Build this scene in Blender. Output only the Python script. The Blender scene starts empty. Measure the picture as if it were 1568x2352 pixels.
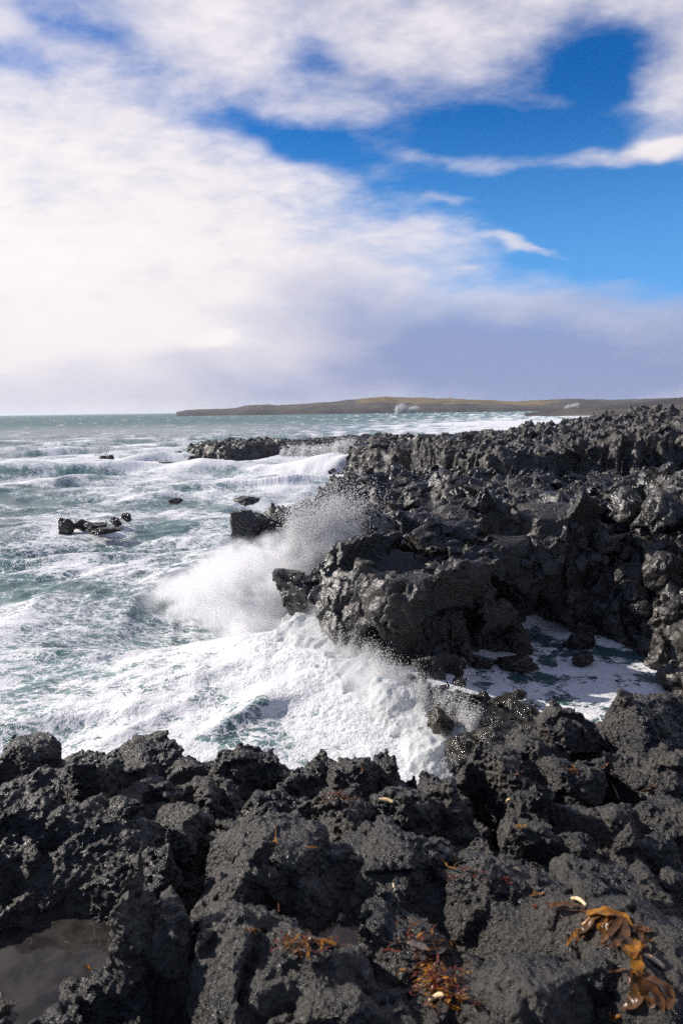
import bpy, math, os, random
import numpy as np
from concurrent.futures import ThreadPoolExecutor
from mathutils import Matrix, Vector

def on(k): return True
rng = np.random.default_rng(7)
random.seed(7)
sc = bpy.context.scene
C = sc.collection

# ------------------------------------------------------------------ camera, sky, sun, exposure
H = 8.0                                    # eye height above the sea
PITCH = math.radians(8.45)
ROLL = math.radians(0.80)
cam_d = bpy.data.cameras.new("camera"); cam = bpy.data.objects.new("camera", cam_d); C.objects.link(cam)
cam_d.sensor_fit = 'VERTICAL'; cam_d.sensor_height = 36; cam_d.sensor_width = 24; cam_d.lens = 24
fwd = Vector((0, math.cos(PITCH), -math.sin(PITCH)))
r0 = Vector((1, 0, 0)); u0 = r0.cross(fwd)
rt = (r0 * math.cos(ROLL) - u0 * math.sin(ROLL)).normalized(); up = rt.cross(fwd)
cam.matrix_world = Matrix(((rt.x, up.x, -fwd.x, 0), (rt.y, up.y, -fwd.y, 0), (rt.z, up.z, -fwd.z, H), (0, 0, 0, 1)))
cam_d.clip_start = 0.05; cam_d.clip_end = 200000
cam_d.dof.use_dof = True; cam_d.dof.focus_distance = 16; cam_d.dof.aperture_fstop = 5.0
sc.camera = cam
R3 = np.array([[rt.x, up.x, -fwd.x], [rt.y, up.y, -fwd.y], [rt.z, up.z, -fwd.z]])

def ray(u, v):
    d = R3 @ np.array([(u - 784) / 1568, -(v - 1176) / 1568, -1.0]); return d
def W(u, v, z=0.0):                        # point of the plane at height z seen at photo position (u, v)
    d = ray(u, v); t = (z - H) / d[2]; return (d[0] * t, d[1] * t)
def D(u, v, y):                            # point at forward distance y
    d = ray(u, v); t = y / d[1]; return (d[0] * t, y, H + d[2] * t)
def proj(x, y, z):                         # world -> photo position
    p = np.stack([x, y, z - H], -1) @ R3
    return 784 + 1568 * p[..., 0] / -p[..., 2], 1176 - 1568 * p[..., 1] / -p[..., 2]

SUN_AZ = math.radians(-74)                 # from +Y, negative = to the left
SUN_EL = math.radians(30)
sund = bpy.data.lights.new("sun", 'SUN'); sun = bpy.data.objects.new("sun", sund); C.objects.link(sun)
sund.energy = 5.0; sund.angle = math.radians(0.6); sund.color = (1.0, 0.93, 0.84)
sdir = Vector((math.sin(SUN_AZ) * math.cos(SUN_EL), math.cos(SUN_AZ) * math.cos(SUN_EL), math.sin(SUN_EL)))
sun.rotation_euler = sdir.to_track_quat('Z', 'Y').to_euler()
sc.view_settings.view_transform = 'Standard'; sc.view_settings.look = 'None'
sc.view_settings.exposure = 0.2; sc.view_settings.gamma = 1.0
sc.cycles.use_denoising = False
sc.cycles.max_bounces = 9; sc.cycles.diffuse_bounces = 2; sc.cycles.glossy_bounces = 2
sc.cycles.transmission_bounces = 3; sc.cycles.transparent_max_bounces = 12; sc.cycles.volume_bounces = 8
sc.cycles.use_adaptive_sampling = True; sc.cycles.adaptive_threshold = 0.015
sc.cycles.sample_clamp_indirect = 6

class NT:                                  # small helper for node trees
    def __init__(s, tree): s.t = tree; s.n = tree.nodes; s.l = tree.links
    def new(s, typ, **kw):
        n = s.n.new(typ)
        for k, v in kw.items(): setattr(n, k, v)
        return n
    def put(s, sock, val):
        if val is None: return
        if isinstance(val, bpy.types.NodeSocket): s.l.new(val, sock)
        else: sock.default_value = val
    def math(s, op, a, b=None, c=None, clamp=False):
        n = s.new('ShaderNodeMath', operation=op, use_clamp=clamp)
        s.put(n.inputs[0], a); s.put(n.inputs[1], b); s.put(n.inputs[2], c); return n.outputs[0]
    def vmath(s, op, a, b=None, out=0):
        n = s.new('ShaderNodeVectorMath', operation=op); s.put(n.inputs[0], a); s.put(n.inputs[1], b); return n.outputs[out]
    def scale(s, a, f):
        n = s.new('ShaderNodeVectorMath', operation='SCALE'); s.put(n.inputs[0], a); s.put(n.inputs[3], f); return n.outputs[0]
    def mapping(s, v, loc=(0, 0, 0), rot=(0, 0, 0), scl=(1, 1, 1), typ='POINT'):
        n = s.new('ShaderNodeMapping', vector_type=typ); s.put(n.inputs[0], v)
        n.inputs[1].default_value = loc; n.inputs[2].default_value = rot; n.inputs[3].default_value = scl; return n.outputs[0]
    def noise(s, v, scale, detail=4, rough=0.55, dist=0.0, typ='FBM', out=0, lac=2.0):
        n = s.new('ShaderNodeTexNoise'); n.noise_type = typ; s.put(n.inputs['Vector'], v); s.put(n.inputs['Scale'], scale)
        n.inputs['Detail'].default_value = detail; n.inputs['Roughness'].default_value = rough
        n.inputs['Lacunarity'].default_value = lac; n.inputs['Distortion'].default_value = dist; return n.outputs[out]
    def vor(s, v, scale, feature='F1', out=0, rand=1.0, smooth=None):
        n = s.new('ShaderNodeTexVoronoi', feature=feature); s.put(n.inputs['Vector'], v); s.put(n.inputs['Scale'], scale)
        n.inputs['Randomness'].default_value = rand
        if smooth is not None: n.inputs['Smoothness'].default_value = smooth
        return n.outputs[out]
    def ramp(s, f, a, b, lo=0.0, hi=1.0, smooth=True):
        n = s.new('ShaderNodeMapRange', interpolation_type='SMOOTHSTEP' if smooth else 'LINEAR')
        s.put(n.inputs[0], f); s.put(n.inputs[1], a); s.put(n.inputs[2], b); s.put(n.inputs[3], lo); s.put(n.inputs[4], hi); return n.outputs[0]
    def mix(s, f, a, b):
        n = s.new('ShaderNodeMix', data_type='RGBA'); s.put(n.inputs[0], f)
        for k, v in ((6, a), (7, b)):
            if isinstance(v, tuple) and len(v) == 3: v = v + (1.0,)
            s.put(n.inputs[k], v)
        return n.outputs[2]
    def bump(s, h, strength=1.0, dist=0.01, normal=None):
        n = s.new('ShaderNodeBump'); s.put(n.inputs['Strength'], strength); s.put(n.inputs['Distance'], dist)
        s.put(n.inputs['Height'], h); s.put(n.inputs['Normal'], normal); return n.outputs[0]

world = bpy.data.worlds.new("World"); sc.world = world; world.use_nodes = True
N = NT(world.node_tree); N.n.clear()
tc = N.new('ShaderNodeTexCoord').outputs['Generated']
sky = N.new('ShaderNodeTexSky', sky_type='NISHITA'); sky.sun_disc = False
sky.sun_elevation = SUN_EL; sky.sun_rotation = SUN_AZ; sky.air_density = 1.0; sky.dust_density = 0.3; sky.ozone_density = 4.0
dn = N.vmath('NORMALIZE', tc)
sx = N.new('ShaderNodeSeparateXYZ'); N.put(sx.inputs[0], dn)
az = N.math('ARCTAN2', sx.outputs[0], sx.outputs[1])
el = N.math('ARCSINE', sx.outputs[2])
ae = N.new('ShaderNodeCombineXYZ'); N.put(ae.inputs[0], az); N.put(ae.inputs[1], el); ae = ae.outputs[0]
zz = N.math('MAXIMUM', sx.outputs[2], 0.0)
inv = N.math('DIVIDE', 1.0, N.math('ADD', zz, 0.30))
cp = N.new('ShaderNodeCombineXYZ'); N.put(cp.inputs[0], N.math('MULTIPLY', sx.outputs[0], inv)); N.put(cp.inputs[1], N.math('MULTIPLY', sx.outputs[1], inv)); cp = cp.outputs[0]
warp = N.noise(cp, 2.2, 4, 0.55, out=1)
aew = N.vmath('ADD', ae, N.vmath('MULTIPLY', N.vmath('SUBTRACT', warp, (0.5, 0.5, 0.5)), (0.16, 0.10, 0)))
def aepos(u, v):
    d = ray(u, v); d = d / np.linalg.norm(d); return math.atan2(d[0], d[1]), math.asin(d[2])
def blob(acc, u, v, ru, rv, amp, ang=0.0):     # soft patch of more (or less) cloud in one direction of the sky
    a, e = aepos(u, v)
    m = N.mapping(aew, (a, e, 0), (0, 0, math.radians(ang)), (ru / 1568, rv / 1568, 1), 'TEXTURE')
    g = N.math('POWER', 0.36788, N.vmath('DOT_PRODUCT', m, m, out=1))
    return N.math('MULTIPLY_ADD', g, amp, acc)
# streaky detail
lowf = N.ramp(el, 0.05, 0.30, 0.12, 1.0)
det1 = N.noise(N.mapping(cp, rot=(0, 0, 0.35), scl=(1.2, 1.25, 1)), 2.6, 8, 0.55, 0.12)
det2 = N.noise(N.mapping(cp, rot=(0, 0, 1.0), scl=(1.0, 1.8, 1)), 9.0, 7, 0.60, 0.15)
cov = blob(0.72, 250, 560, 620, 300, 0.45)
for b in [(1180, 300, 330, 90, -.85), (1380, 140, 170, 75, -.75, 0), (1330, 470, 400, 110, -1.05), (1520, 610, 300, 90, -.70), (1300, 700, 330, 50, .35, -6),
          (590, 270, 190, 45, -.80, -12), (700, 130, 90, 45, -.55), (60, 135, 90, 30, -.5), (220, 50, 140, 32, -.42, -8),
          (740, 330, 120, 40, -.35, -15), (1010, 440, 120, 60, -.45), (1520, 250, 80, 40, -.4),
          (1390, 352, 260, 24, .95, 2), (1010, 385, 130, 24, .6, -12), (1020, 470, 75, 13, .7), (1210, 560, 110, 9, .75, -6),
          (1560, 190, 90, 90, .75), (1250, 215, 130, 26, .42, -6), (1000, 555, 160, 45, .35), (1560, 310, 40, 16, .4), (1100, 600, 60, 14, .35)]:
    cov = blob(cov, *b)
dsum = N.math('ADD', N.math('MULTIPLY_ADD', det1, 1.5, -0.78), N.math('MULTIPLY_ADD', det2, 0.75, -0.38))
cs = N.math('ADD', cov, N.math('MULTIPLY', dsum, lowf))
# unseen cloud overhead and behind the viewer, made darker to cut ambient light
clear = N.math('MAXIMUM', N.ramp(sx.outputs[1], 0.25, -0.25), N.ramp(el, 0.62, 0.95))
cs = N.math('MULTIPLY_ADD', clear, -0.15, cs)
horiz = N.ramp(el, 0.16, 0.0, 0.0, 0.5)
cs = N.math('ADD', cs, horiz)
mask = N.ramp(cs, 0.0, 1.1)
# cloud colour: bright on the sun side, lavender grey low on the right
side = N.math('MULTIPLY_ADD', az, 1.0, 0.0)
dark = blob(0.0, 1300, 840, 700, 170, 1.15)
dark = blob(dark, 850, 700, 330, 90, 0.35, -10)
dark = blob(dark, 300, 690, 380, 30, 0.22, -8)
dark = blob(dark, 150, 900, 900, 80, 0.30)
soft = N.noise(N.mapping(ae, scl=(1, 2.2, 1)), 5.0, 5, 0.5, 0.4)
dark = N.math('ADD', dark, N.math('MULTIPLY_ADD', soft, 0.9, -0.48))
bri = blob(0.0, 40, 540, 440, 240, 0.6)
bri = blob(bri, 510, 775, 60, 18, 0.35)
dk = N.math('SUBTRACT', dark, bri, clamp=True)
cl = N.mix(dk, (0.78, 0.73, 0.76), (0.26, 0.31, 0.51))
cl = N.mix(N.math('MULTIPLY', bri, 1.0, clamp=True), cl, (0.90, 0.87, 0.86))
wisp = N.math('MULTIPLY_ADD', N.math('MULTIPLY', dsum, lowf), 0.22, 1.0)
cl = N.scale(cl, N.math('MULTIPLY', wisp, N.math('MULTIPLY_ADD', clear, -0.62, 1.0)))  # cloud colour dimmed out of view, for deeper shade on the rocks
skyc = N.scale(sky.outputs[0], 0.088)
skyc = N.vmath('MULTIPLY', skyc, (0.10, 0.70, 1.28))
skyc = N.mix(N.ramp(el, 0.42, 0.08, 0.0, 0.95), skyc, (0.13, 0.38, 0.78))
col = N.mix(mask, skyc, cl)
below = N.ramp(sx.outputs[2], 0.0, -0.02)
col = N.mix(below, col, (0.10, 0.13, 0.15))
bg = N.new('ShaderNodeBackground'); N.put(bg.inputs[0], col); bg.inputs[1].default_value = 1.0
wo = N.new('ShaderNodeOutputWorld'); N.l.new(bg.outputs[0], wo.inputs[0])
world.cycles.sampling_method = 'MANUAL'; world.cycles.sample_map_resolution = 256

# ------------------------------------------------------------------ numpy noise
f32 = np.float32
pool = ThreadPoolExecutor(4)
def chunked(fn, P, *a):
    n = len(P); step = 40000
    if n <= step: return fn(P, *a)
    parts = list(pool.map(lambda i: fn(P[i:i + step], *a), range(0, n, step)))
    if isinstance(parts[0], tuple): return tuple(np.concatenate([p[k] for p in parts]) for k in range(len(parts[0])))
    return np.concatenate(parts)
def hsh(x, y, z, seed):
    h = (x.astype(np.uint32) * np.uint32(374761393) + y.astype(np.uint32) * np.uint32(668265263)
         + z.astype(np.uint32) * np.uint32(2147483647) + np.uint32(seed * 974634777 & 0xffffffff))
    h = (h ^ (h >> np.uint32(13))) * np.uint32(1274126177)
    h = (h ^ (h >> np.uint32(16))) * np.uint32(2246822519)
    return h ^ (h >> np.uint32(15))
_G = np.random.default_rng(3).normal(size=(256, 3)).astype(f32); _G /= np.linalg.norm(_G, axis=1, keepdims=True)
def _perlin(P, seed):
    P = P.astype(f32); I = np.floor(P).astype(np.int64); Fr = (P - I).astype(f32)
    w = Fr * Fr * Fr * (Fr * (Fr * 6 - 15) + 10)
    out = 0
    for dx in (0, 1):
        for dy in (0, 1):
            for dz in (0, 1):
                g = _G[hsh(I[:, 0] + dx, I[:, 1] + dy, I[:, 2] + dz, seed) & np.uint32(255)]
                dd = g[:, 0] * (Fr[:, 0] - dx) + g[:, 1] * (Fr[:, 1] - dy) + g[:, 2] * (Fr[:, 2] - dz)
                wt = (w[:, 0] if dx else 1 - w[:, 0]) * (w[:, 1] if dy else 1 - w[:, 1]) * (w[:, 2] if dz else 1 - w[:, 2])
                out = out + wt * dd
    return out * 1.5
def perlin(P, seed=0): return chunked(_perlin, P, seed)
def fbm(P, seed=0, octv=4, gain=0.5, lac=2.03):
    a, s, o = 1.0, 1.0, 0
    for k in range(octv):
        o = o + a * perlin(P * s + k * 17.3, seed + k); a *= gain; s *= lac
    return o
def billow(P, seed=0, octv=4, gain=0.5, lac=2.1):
    a, s, o = 1.0, 1.0, 0
    for k in range(octv):
        o = o + a * (np.abs(perlin(P * s + k * 11.7, seed + k)) * 2 - 0.6); a *= gain; s *= lac
    return o
def _worley(P, seed, two):
    P = P.astype(f32); I = np.floor(P).astype(np.int64); Fr = (P - I).astype(f32)
    n = len(P); f1 = np.full(n, 9, f32); f2 = np.full(n, 9, f32); cid = np.zeros(n, np.uint32)
    for dx in (-1, 0, 1):
        for dy in (-1, 0, 1):
            for dz in ((0,) if two else (-1, 0, 1)):
                h = hsh(I[:, 0] + dx, I[:, 1] + dy, I[:, 2] + dz, seed)
                jx = (h & np.uint32(1023)).astype(f32) / 1023; jy = ((h >> np.uint32(10)) & np.uint32(1023)).astype(f32) / 1023
                jz = ((h >> np.uint32(20)) & np.uint32(1023)).astype(f32) / 1023
                d = (dx + jx - Fr[:, 0]) ** 2 + (dy + jy - Fr[:, 1]) ** 2
                if not two: d = d + (dz + jz - Fr[:, 2]) ** 2
                m = d < f1
                f2 = np.where(m, f1, np.minimum(f2, d)); cid = np.where(m, h, cid); f1 = np.where(m, d, f1)
    return np.sqrt(f1), np.sqrt(f2), cid
def _facet(P, seed, slope, offs, crack, cw):
    P = P.astype(f32); I = np.floor(P).astype(np.int64); Fr = (P - I).astype(f32)
    n = len(P); f1 = np.full(n, 9, f32); f2 = np.full(n, 9, f32); cid = np.zeros(n, np.uint32); vx_ = np.zeros((n, 3), f32)
    for dx in (-1, 0, 1):
        for dy in (-1, 0, 1):
            for dz in (-1, 0, 1):
                h = hsh(I[:, 0] + dx, I[:, 1] + dy, I[:, 2] + dz, seed)
                ax = dx + (h & np.uint32(1023)).astype(f32) / 1023 - Fr[:, 0]; ay = dy + ((h >> np.uint32(10)) & np.uint32(1023)).astype(f32) / 1023 - Fr[:, 1]
                az_ = dz + ((h >> np.uint32(20)) & np.uint32(1023)).astype(f32) / 1023 - Fr[:, 2]
                d = ax * ax + ay * ay + az_ * az_; m = d < f1
                f2 = np.where(m, f1, np.minimum(f2, d)); cid = np.where(m, h, cid); f1 = np.where(m, d, f1)
                vx_[m, 0] = ax[m]; vx_[m, 1] = ay[m]; vx_[m, 2] = az_[m]
    a, b, c = rnd(cid, 1) * 2 - 1, rnd(cid, 2) * 2 - 1, rnd(cid, 3) * 2 - 1
    dd = (a * vx_[:, 0] + b * vx_[:, 1] + c * vx_[:, 2]) * slope + (rnd(cid, 4) - .5) * offs
    return dd + np.clip(cw - (np.sqrt(f2) - np.sqrt(f1)), 0, cw) / cw * crack
def facet(P, seed, slope, offs, crack=0.0, cw=0.12): return chunked(_facet, P, seed, slope, offs, crack, cw)
def worley(P, seed=0, two=False):
    if two: P = np.column_stack([P[:, 0], P[:, 1], np.zeros(len(P))])
    return chunked(_worley, P, seed, two)
def rnd(cid, k=0):
    h = (cid ^ np.uint32(k * 2654435761 & 0xffffffff)) * np.uint32(2246822519); h = (h ^ (h >> np.uint32(15))) * np.uint32(3266489917)
    return ((h ^ (h >> np.uint32(14))) & np.uint32(65535)).astype(f32) / 65535
def sstep(a, b, x):
    t = np.clip((x - a) / (b - a), 0, 1); return t * t * (3 - 2 * t)

# ------------------------------------------------------------------ mesh and object helpers
def mesh_np(name, V, F, smooth=True, attrs=None):
    me = bpy.data.meshes.new(name); V = np.ascontiguousarray(V, f32); F = np.ascontiguousarray(F, np.int32)
    n, k = F.shape
    me.vertices.add(len(V)); me.vertices.foreach_set('co', V.ravel())
    me.loops.add(n * k); me.loops.foreach_set('vertex_index', F.ravel())
    me.polygons.add(n); me.polygons.foreach_set('loop_start', np.arange(0, n * k, k, dtype=np.int32))
    me.polygons.foreach_set('use_smooth', np.full(n, smooth))
    for a, val in (attrs or {}).items():
        at = me.attributes.new(a, 'FLOAT', 'POINT'); at.data.foreach_set('value', np.ascontiguousarray(val, f32))
    me.update(calc_edges=True); return me
def link(name, me, mat=None, parent=None, loc=None, **props):
    o = bpy.data.objects.new(name, me); C.objects.link(o)
    if mat: me.materials.clear(); me.materials.append(mat)
    if parent: o.parent = parent
    if loc is not None: o.location = loc
    for k, v in props.items():
        if v: o[k] = v
    return o
def grid_faces(ny, nx):
    i = np.arange(ny * nx).reshape(ny, nx)
    return np.stack([i[:-1, :-1], i[:-1, 1:], i[1:, 1:], i[1:, :-1]], -1).reshape(-1, 4)
def vnormals(V, F):
    a = V[F[:, 2]] - V[F[:, 0]]; b = V[F[:, 3 if F.shape[1] == 4 else 1]] - V[F[:, 1 if F.shape[1] == 4 else 0]]
    fn = np.cross(a, b) if F.shape[1] == 4 else np.cross(V[F[:, 1]] - V[F[:, 0]], V[F[:, 2]] - V[F[:, 0]])
    out = np.zeros_like(V)
    for k in range(F.shape[1]):
        for c in range(3): out[:, c] += np.bincount(F[:, k], fn[:, c], minlength=len(V))
    return out / np.maximum(np.linalg.norm(out, axis=1, keepdims=True), 1e-12)
def poly_sd(x, y, poly):                    # signed distance to a plan polygon, negative inside
    poly = np.array(poly, float); d = np.full(x.shape, 1e9); ins = np.zeros(x.shape, bool)
    for i in range(len(poly)):
        ax, ay = poly[i]; bx, by = poly[(i + 1) % len(poly)]
        ex, ey = bx - ax, by - ay; wx, wy = x - ax, y - ay
        t = np.clip((wx * ex + wy * ey) / (ex * ex + ey * ey + 1e-12), 0, 1)
        d = np.minimum(d, (wx - t * ex) ** 2 + (wy - t * ey) ** 2)
        c = ((ay > y) != (by > y)) & (x < (bx - ax) * (y - ay) / (by - ay + 1e-12) + ax)
        ins ^= c
    d = np.sqrt(d); return np.where(ins, -d, d).astype(f32)
def vdb_mesh(sdf_arr, org, vox):
    import openvdb as vdb
    g = vdb.FloatGrid(3 * vox); g.copyFromArray(np.ascontiguousarray(sdf_arr, f32), tolerance=0.0)
    pts, tris, quads = None, None, None
    r = g.convertToPolygons(isovalue=0.0, adaptivity=0.0)
    pts, tris, quads = r
    V = np.array(pts, dtype=np.float64) * vox + np.array(org); Q = np.array(quads, dtype=np.int64)
    return V, Q

# solids made of blocks: (plan polygon, top height function, batter of the wall)
def solid(blocks, lo, hi, vox, detail, seed, band=1.0, wobble=0.3):
    xs = np.arange(lo[0], hi[0], vox, dtype=f32); ys = np.arange(lo[1], hi[1], vox, dtype=f32); zs = np.arange(lo[2], hi[2], vox, dtype=f32)
    X, Y = np.meshgrid(xs, ys, indexing='ij')
    P0 = np.column_stack([X.ravel(), Y.ravel(), np.zeros(X.size)]).astype(f32)
    sdv = []
    wob = (fbm(P0 * 0.45, seed + 50, 3) * wobble).reshape(X.shape)
    for poly, zt, bat in blocks:
        sd = poly_sd(X, Y, poly) + wob
        sdv.append((sd, zt(X, Y).astype(f32) + 0 * X, bat))
    S = np.empty((len(xs), len(ys), len(zs)), f32)
    for k, z in enumerate(zs):
        best = None
        for sd, zt, bat in sdv:
            w = sd + bat * (z - zt) if not callable(bat) else sd + bat(X, Y, z)
            w = w / (math.sqrt(1 + bat * bat) if not callable(bat) else 1.0)
            dd = np.maximum(w, z - zt)
            best = dd if best is None else np.minimum(best, dd)
        S[:, :, k] = best
    idx = np.nonzero(np.abs(S) < band)
    P = np.column_stack([xs[idx[0]], ys[idx[1]], zs[idx[2]]])
    v = S[idx] + detail(P)
    S = np.clip(S, -band, band); S[idx] = v
    # closed at the borders of the grid
    S[0] = np.maximum(S[0], vox * .5); S[-1] = np.maximum(S[-1], vox * .5); S[:, 0] = np.maximum(S[:, 0], vox * .5); S[:, -1] = np.maximum(S[:, -1], vox * .5)
    S[:, :, 0] = np.maximum(S[:, :, 0], vox * .5); S[:, :, -1] = np.maximum(S[:, :, -1], vox * .5)
    return vdb_mesh(S, (lo[0], lo[1], lo[2]), vox)

# ------------------------------------------------------------------ materials
def material(name):
    m = bpy.data.materials.new(name); m.use_nodes = True; t = NT(m.node_tree); t.n.clear()
    out = t.new('ShaderNodeOutputMaterial'); return m, t, out
def rock_mat(name, fine=60.0, dist=0.01, base=(0.030, 0.030, 0.032), warm=(0.065, 0.055, 0.045), rlo=0.22, rhi=0.62, wet=1.0, tint=None, waterline=None):
    m, t, out = material(name)
    pos = t.new('ShaderNodeNewGeometry').outputs['Position']
    n1 = t.noise(pos, fine * 0.05, 5, 0.6); n2 = t.noise(pos, fine, 6, 0.7, 0.3); v1 = t.vor(pos, fine * 0.8, 'F1'); n3 = t.noise(pos, fine * 0.3, 4, 0.6)
    col = t.mix(t.ramp(n1, 0.38, 0.62), base + (1,), warm + (1,))
    col = t.mix(t.ramp(n2, 0.35, 0.7, 0.0, 0.5), col, tuple(c * 0.45 for c in base) + (1,))
    if tint: col = t.mix(t.ramp(t.noise(pos, tint[0], 4, 0.6), 0.55, 0.72, 0, tint[1]), col, tint[2] + (1,))
    rough = t.ramp(t.math('ADD', n3, t.math('MULTIPLY_ADD', n1, 0.6, -0.3)), 0.38, 0.62, rlo, rhi)
    if waterline is not None:               # wet, algae-brown rock near the sea
        sp = t.new('ShaderNodeSeparateXYZ'); t.put(sp.inputs[0], pos)
        wl = t.ramp(t.math('MULTIPLY_ADD', n1, 1.5, sp.outputs[2]), waterline + 1.6, waterline)
        col = t.mix(t.math('MULTIPLY', wl, 0.8), col, (0.035, 0.026, 0.017))
        rough = t.math('MULTIPLY_ADD', wl, t.math('MULTIPLY_ADD', rough, -1.0, rlo), rough)
    h = t.math('MULTIPLY_ADD', v1, 0.8, t.math('MULTIPLY', n2, 1.2))
    nb = t.bump(h, 1.0, dist)
    nb = t.bump(n3, 0.8, dist * 2.5, nb)
    p = t.new('ShaderNodeBsdfPrincipled'); t.put(p.inputs['Base Color'], col); t.put(p.inputs['Roughness'], rough)
    p.inputs['Specular IOR Level'].default_value = 0.5 * wet; t.put(p.inputs['Normal'], nb)
    t.l.new(p.outputs[0], out.inputs[0]); return m
M_near = rock_mat("near_lava", 80.0, 0.010, base=(0.011, 0.0105, 0.0105), warm=(0.062, 0.052, 0.042), rlo=0.30, rhi=0.56, wet=1.45)
M_mid = rock_mat("headland_lava", 13.0, 0.016, base=(0.012, 0.0115, 0.012), warm=(0.048, 0.040, 0.033), rlo=0.28, rhi=0.56, wet=1.5, waterline=0.2)
M_far = rock_mat("far_lava", 3.0, 0.06, base=(0.020, 0.019, 0.020), warm=(0.062, 0.052, 0.043), rlo=0.32, rhi=0.65, wet=1.2)
M_wet = rock_mat("wet_lava", 9.0, 0.03, base=(0.03, 0.027, 0.022), warm=(0.06, 0.05, 0.036), rlo=0.10, rhi=0.26)

def foam_water_mat(name):
    m, t, out = material(name)
    pos = t.new('ShaderNodeNewGeometry').outputs['Position']
    fa = t.new('ShaderNodeAttribute', attribute_name='foam').outputs['Fac']
    ae_ = t.new('ShaderNodeAttribute', attribute_name='aer').outputs['Fac']
    fn = t.new('ShaderNodeAttribute', attribute_name='fine').outputs['Fac']
    wv = t.noise(pos, 0.9, 3, 0.5, out=1)
    wp = t.vmath('ADD', pos, t.scale(t.vmath('SUBTRACT', wv, (.5, .5, .5)), 1.4))
    sp = t.mapping(wp, rot=(0, 0, 0.5), scl=(1, 1.7, 1))
    a = t.noise(sp, 1.3, 9, 0.66, 0.4)
    b = t.vor(t.vmath('ADD', sp, t.scale(t.vmath('SUBTRACT', t.noise(pos, 3.5, 4, .6, out=1), (.5, .5, .5)), .55)), 2.1, 'DISTANCE_TO_EDGE')
    lace = t.ramp(b, 0.20, 0.0, 0.0, 0.55)
    c = t.noise(sp, 7.0, 6, 0.7, 0.3)
    b2 = t.vor(t.vmath('ADD', sp, t.scale(t.vmath('SUBTRACT', t.noise(pos, 9, 3, .6, out=1), (.5, .5, .5)), .22)), 5.5, 'DISTANCE_TO_EDGE')
    lace = t.math('ADD', lace, t.ramp(b2, 0.16, 0.0, -0.08, 0.30))
    big = t.math('ADD', fa, t.math('MULTIPLY', fn, t.math('ADD', t.math('MULTIPLY_ADD', a, 2.6, -1.42), t.math('ADD', lace, t.math('MULTIPLY_ADD', c, 1.1, -0.60)))))
    foam = t.ramp(big, -0.05, 0.50)
    foam = t.math('MULTIPLY', foam, t.ramp(c, 0.2, 0.55, 0.78, 1.0))
    # water
    w = t.new('ShaderNodeBsdfPrincipled')
    wc = t.mix(t.math('ADD', ae_, 0.0, clamp=True), (0.055, 0.115, 0.120), (0.24, 0.37, 0.355))
    t.put(w.inputs['Base Color'], wc); w.inputs['IOR'].default_value = 1.33
    fr = t.new('ShaderNodeAttribute', attribute_name='far').outputs['Fac']
    t.put(w.inputs['Roughness'], t.math('MULTIPLY_ADD', fr, 0.34, 0.16)); t.put(w.inputs['Specular IOR Level'], t.math('MULTIPLY_ADD', fr, -0.36, 0.5))
    hb = t.noise(t.mapping(pos, rot=(0, 0, 0.6), scl=(1, 1.6, 1)), 1.8, 9, 0.62, 0.3)
    t.put(w.inputs['Normal'], t.bump(hb, 0.6, 0.25))
    f = t.new('ShaderNodeBsdfPrincipled'); f.inputs['Base Color'].default_value = (0.86, 0.86, 0.87, 1); f.inputs['Roughness'].default_value = 0.75
    f.inputs['Specular IOR Level'].default_value = 0.2
    fb = t.bump(t.math('MULTIPLY_ADD', big, 0.5, t.math('MULTIPLY', c, 0.35)), 0.5, 0.09)
    t.put(f.inputs['Normal'], fb)
    mx = t.new('ShaderNodeMixShader'); t.put(mx.inputs[0], foam); t.l.new(w.outputs[0], mx.inputs[1]); t.l.new(f.outputs[0], mx.inputs[2])
    t.l.new(mx.outputs[0], out.inputs[0]); return m
M_sea = foam_water_mat("sea_water")
def splash_mat():
    m, t, out = material("white_water")
    pos = t.new('ShaderNodeNewGeometry').outputs['Position']
    c = t.noise(pos, 5.0, 8, 0.7, 0.5)
    d = t.new('ShaderNodeBsdfDiffuse'); t.put(d.inputs[0], t.mix(t.ramp(c, .3, .6), (0.78, 0.81, 0.82), (0.88, 0.88, 0.88)))
    t.put(d.inputs['Normal'], t.bump(c, 0.25, 0.05))
    tr = t.new('ShaderNodeBsdfTranslucent'); tr.inputs[0].default_value = (0.8, 0.84, 0.85, 1)
    mx = t.new('ShaderNodeMixShader'); mx.inputs[0].default_value = 0.45; t.l.new(d.outputs[0], mx.inputs[1]); t.l.new(tr.outputs[0], mx.inputs[2])
    t.l.new(mx.outputs[0], out.inputs[0]); return m
M_splash = splash_mat()
def drop_mat():
    m, t, out = material("spray_drops")
    d = t.new('ShaderNodeBsdfDiffuse'); d.inputs[0].default_value = (0.9, 0.9, 0.9, 1)
    tr = t.new('ShaderNodeBsdfTranslucent'); tr.inputs[0].default_value = (0.95, 0.95, 0.95, 1)
    mx = t.new('ShaderNodeMixShader'); mx.inputs[0].default_value = 0.5; t.l.new(d.outputs[0], mx.inputs[1]); t.l.new(tr.outputs[0], mx.inputs[2])
    t.l.new(mx.outputs[0], out.inputs[0]); return m
M_drop = drop_mat()

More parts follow.
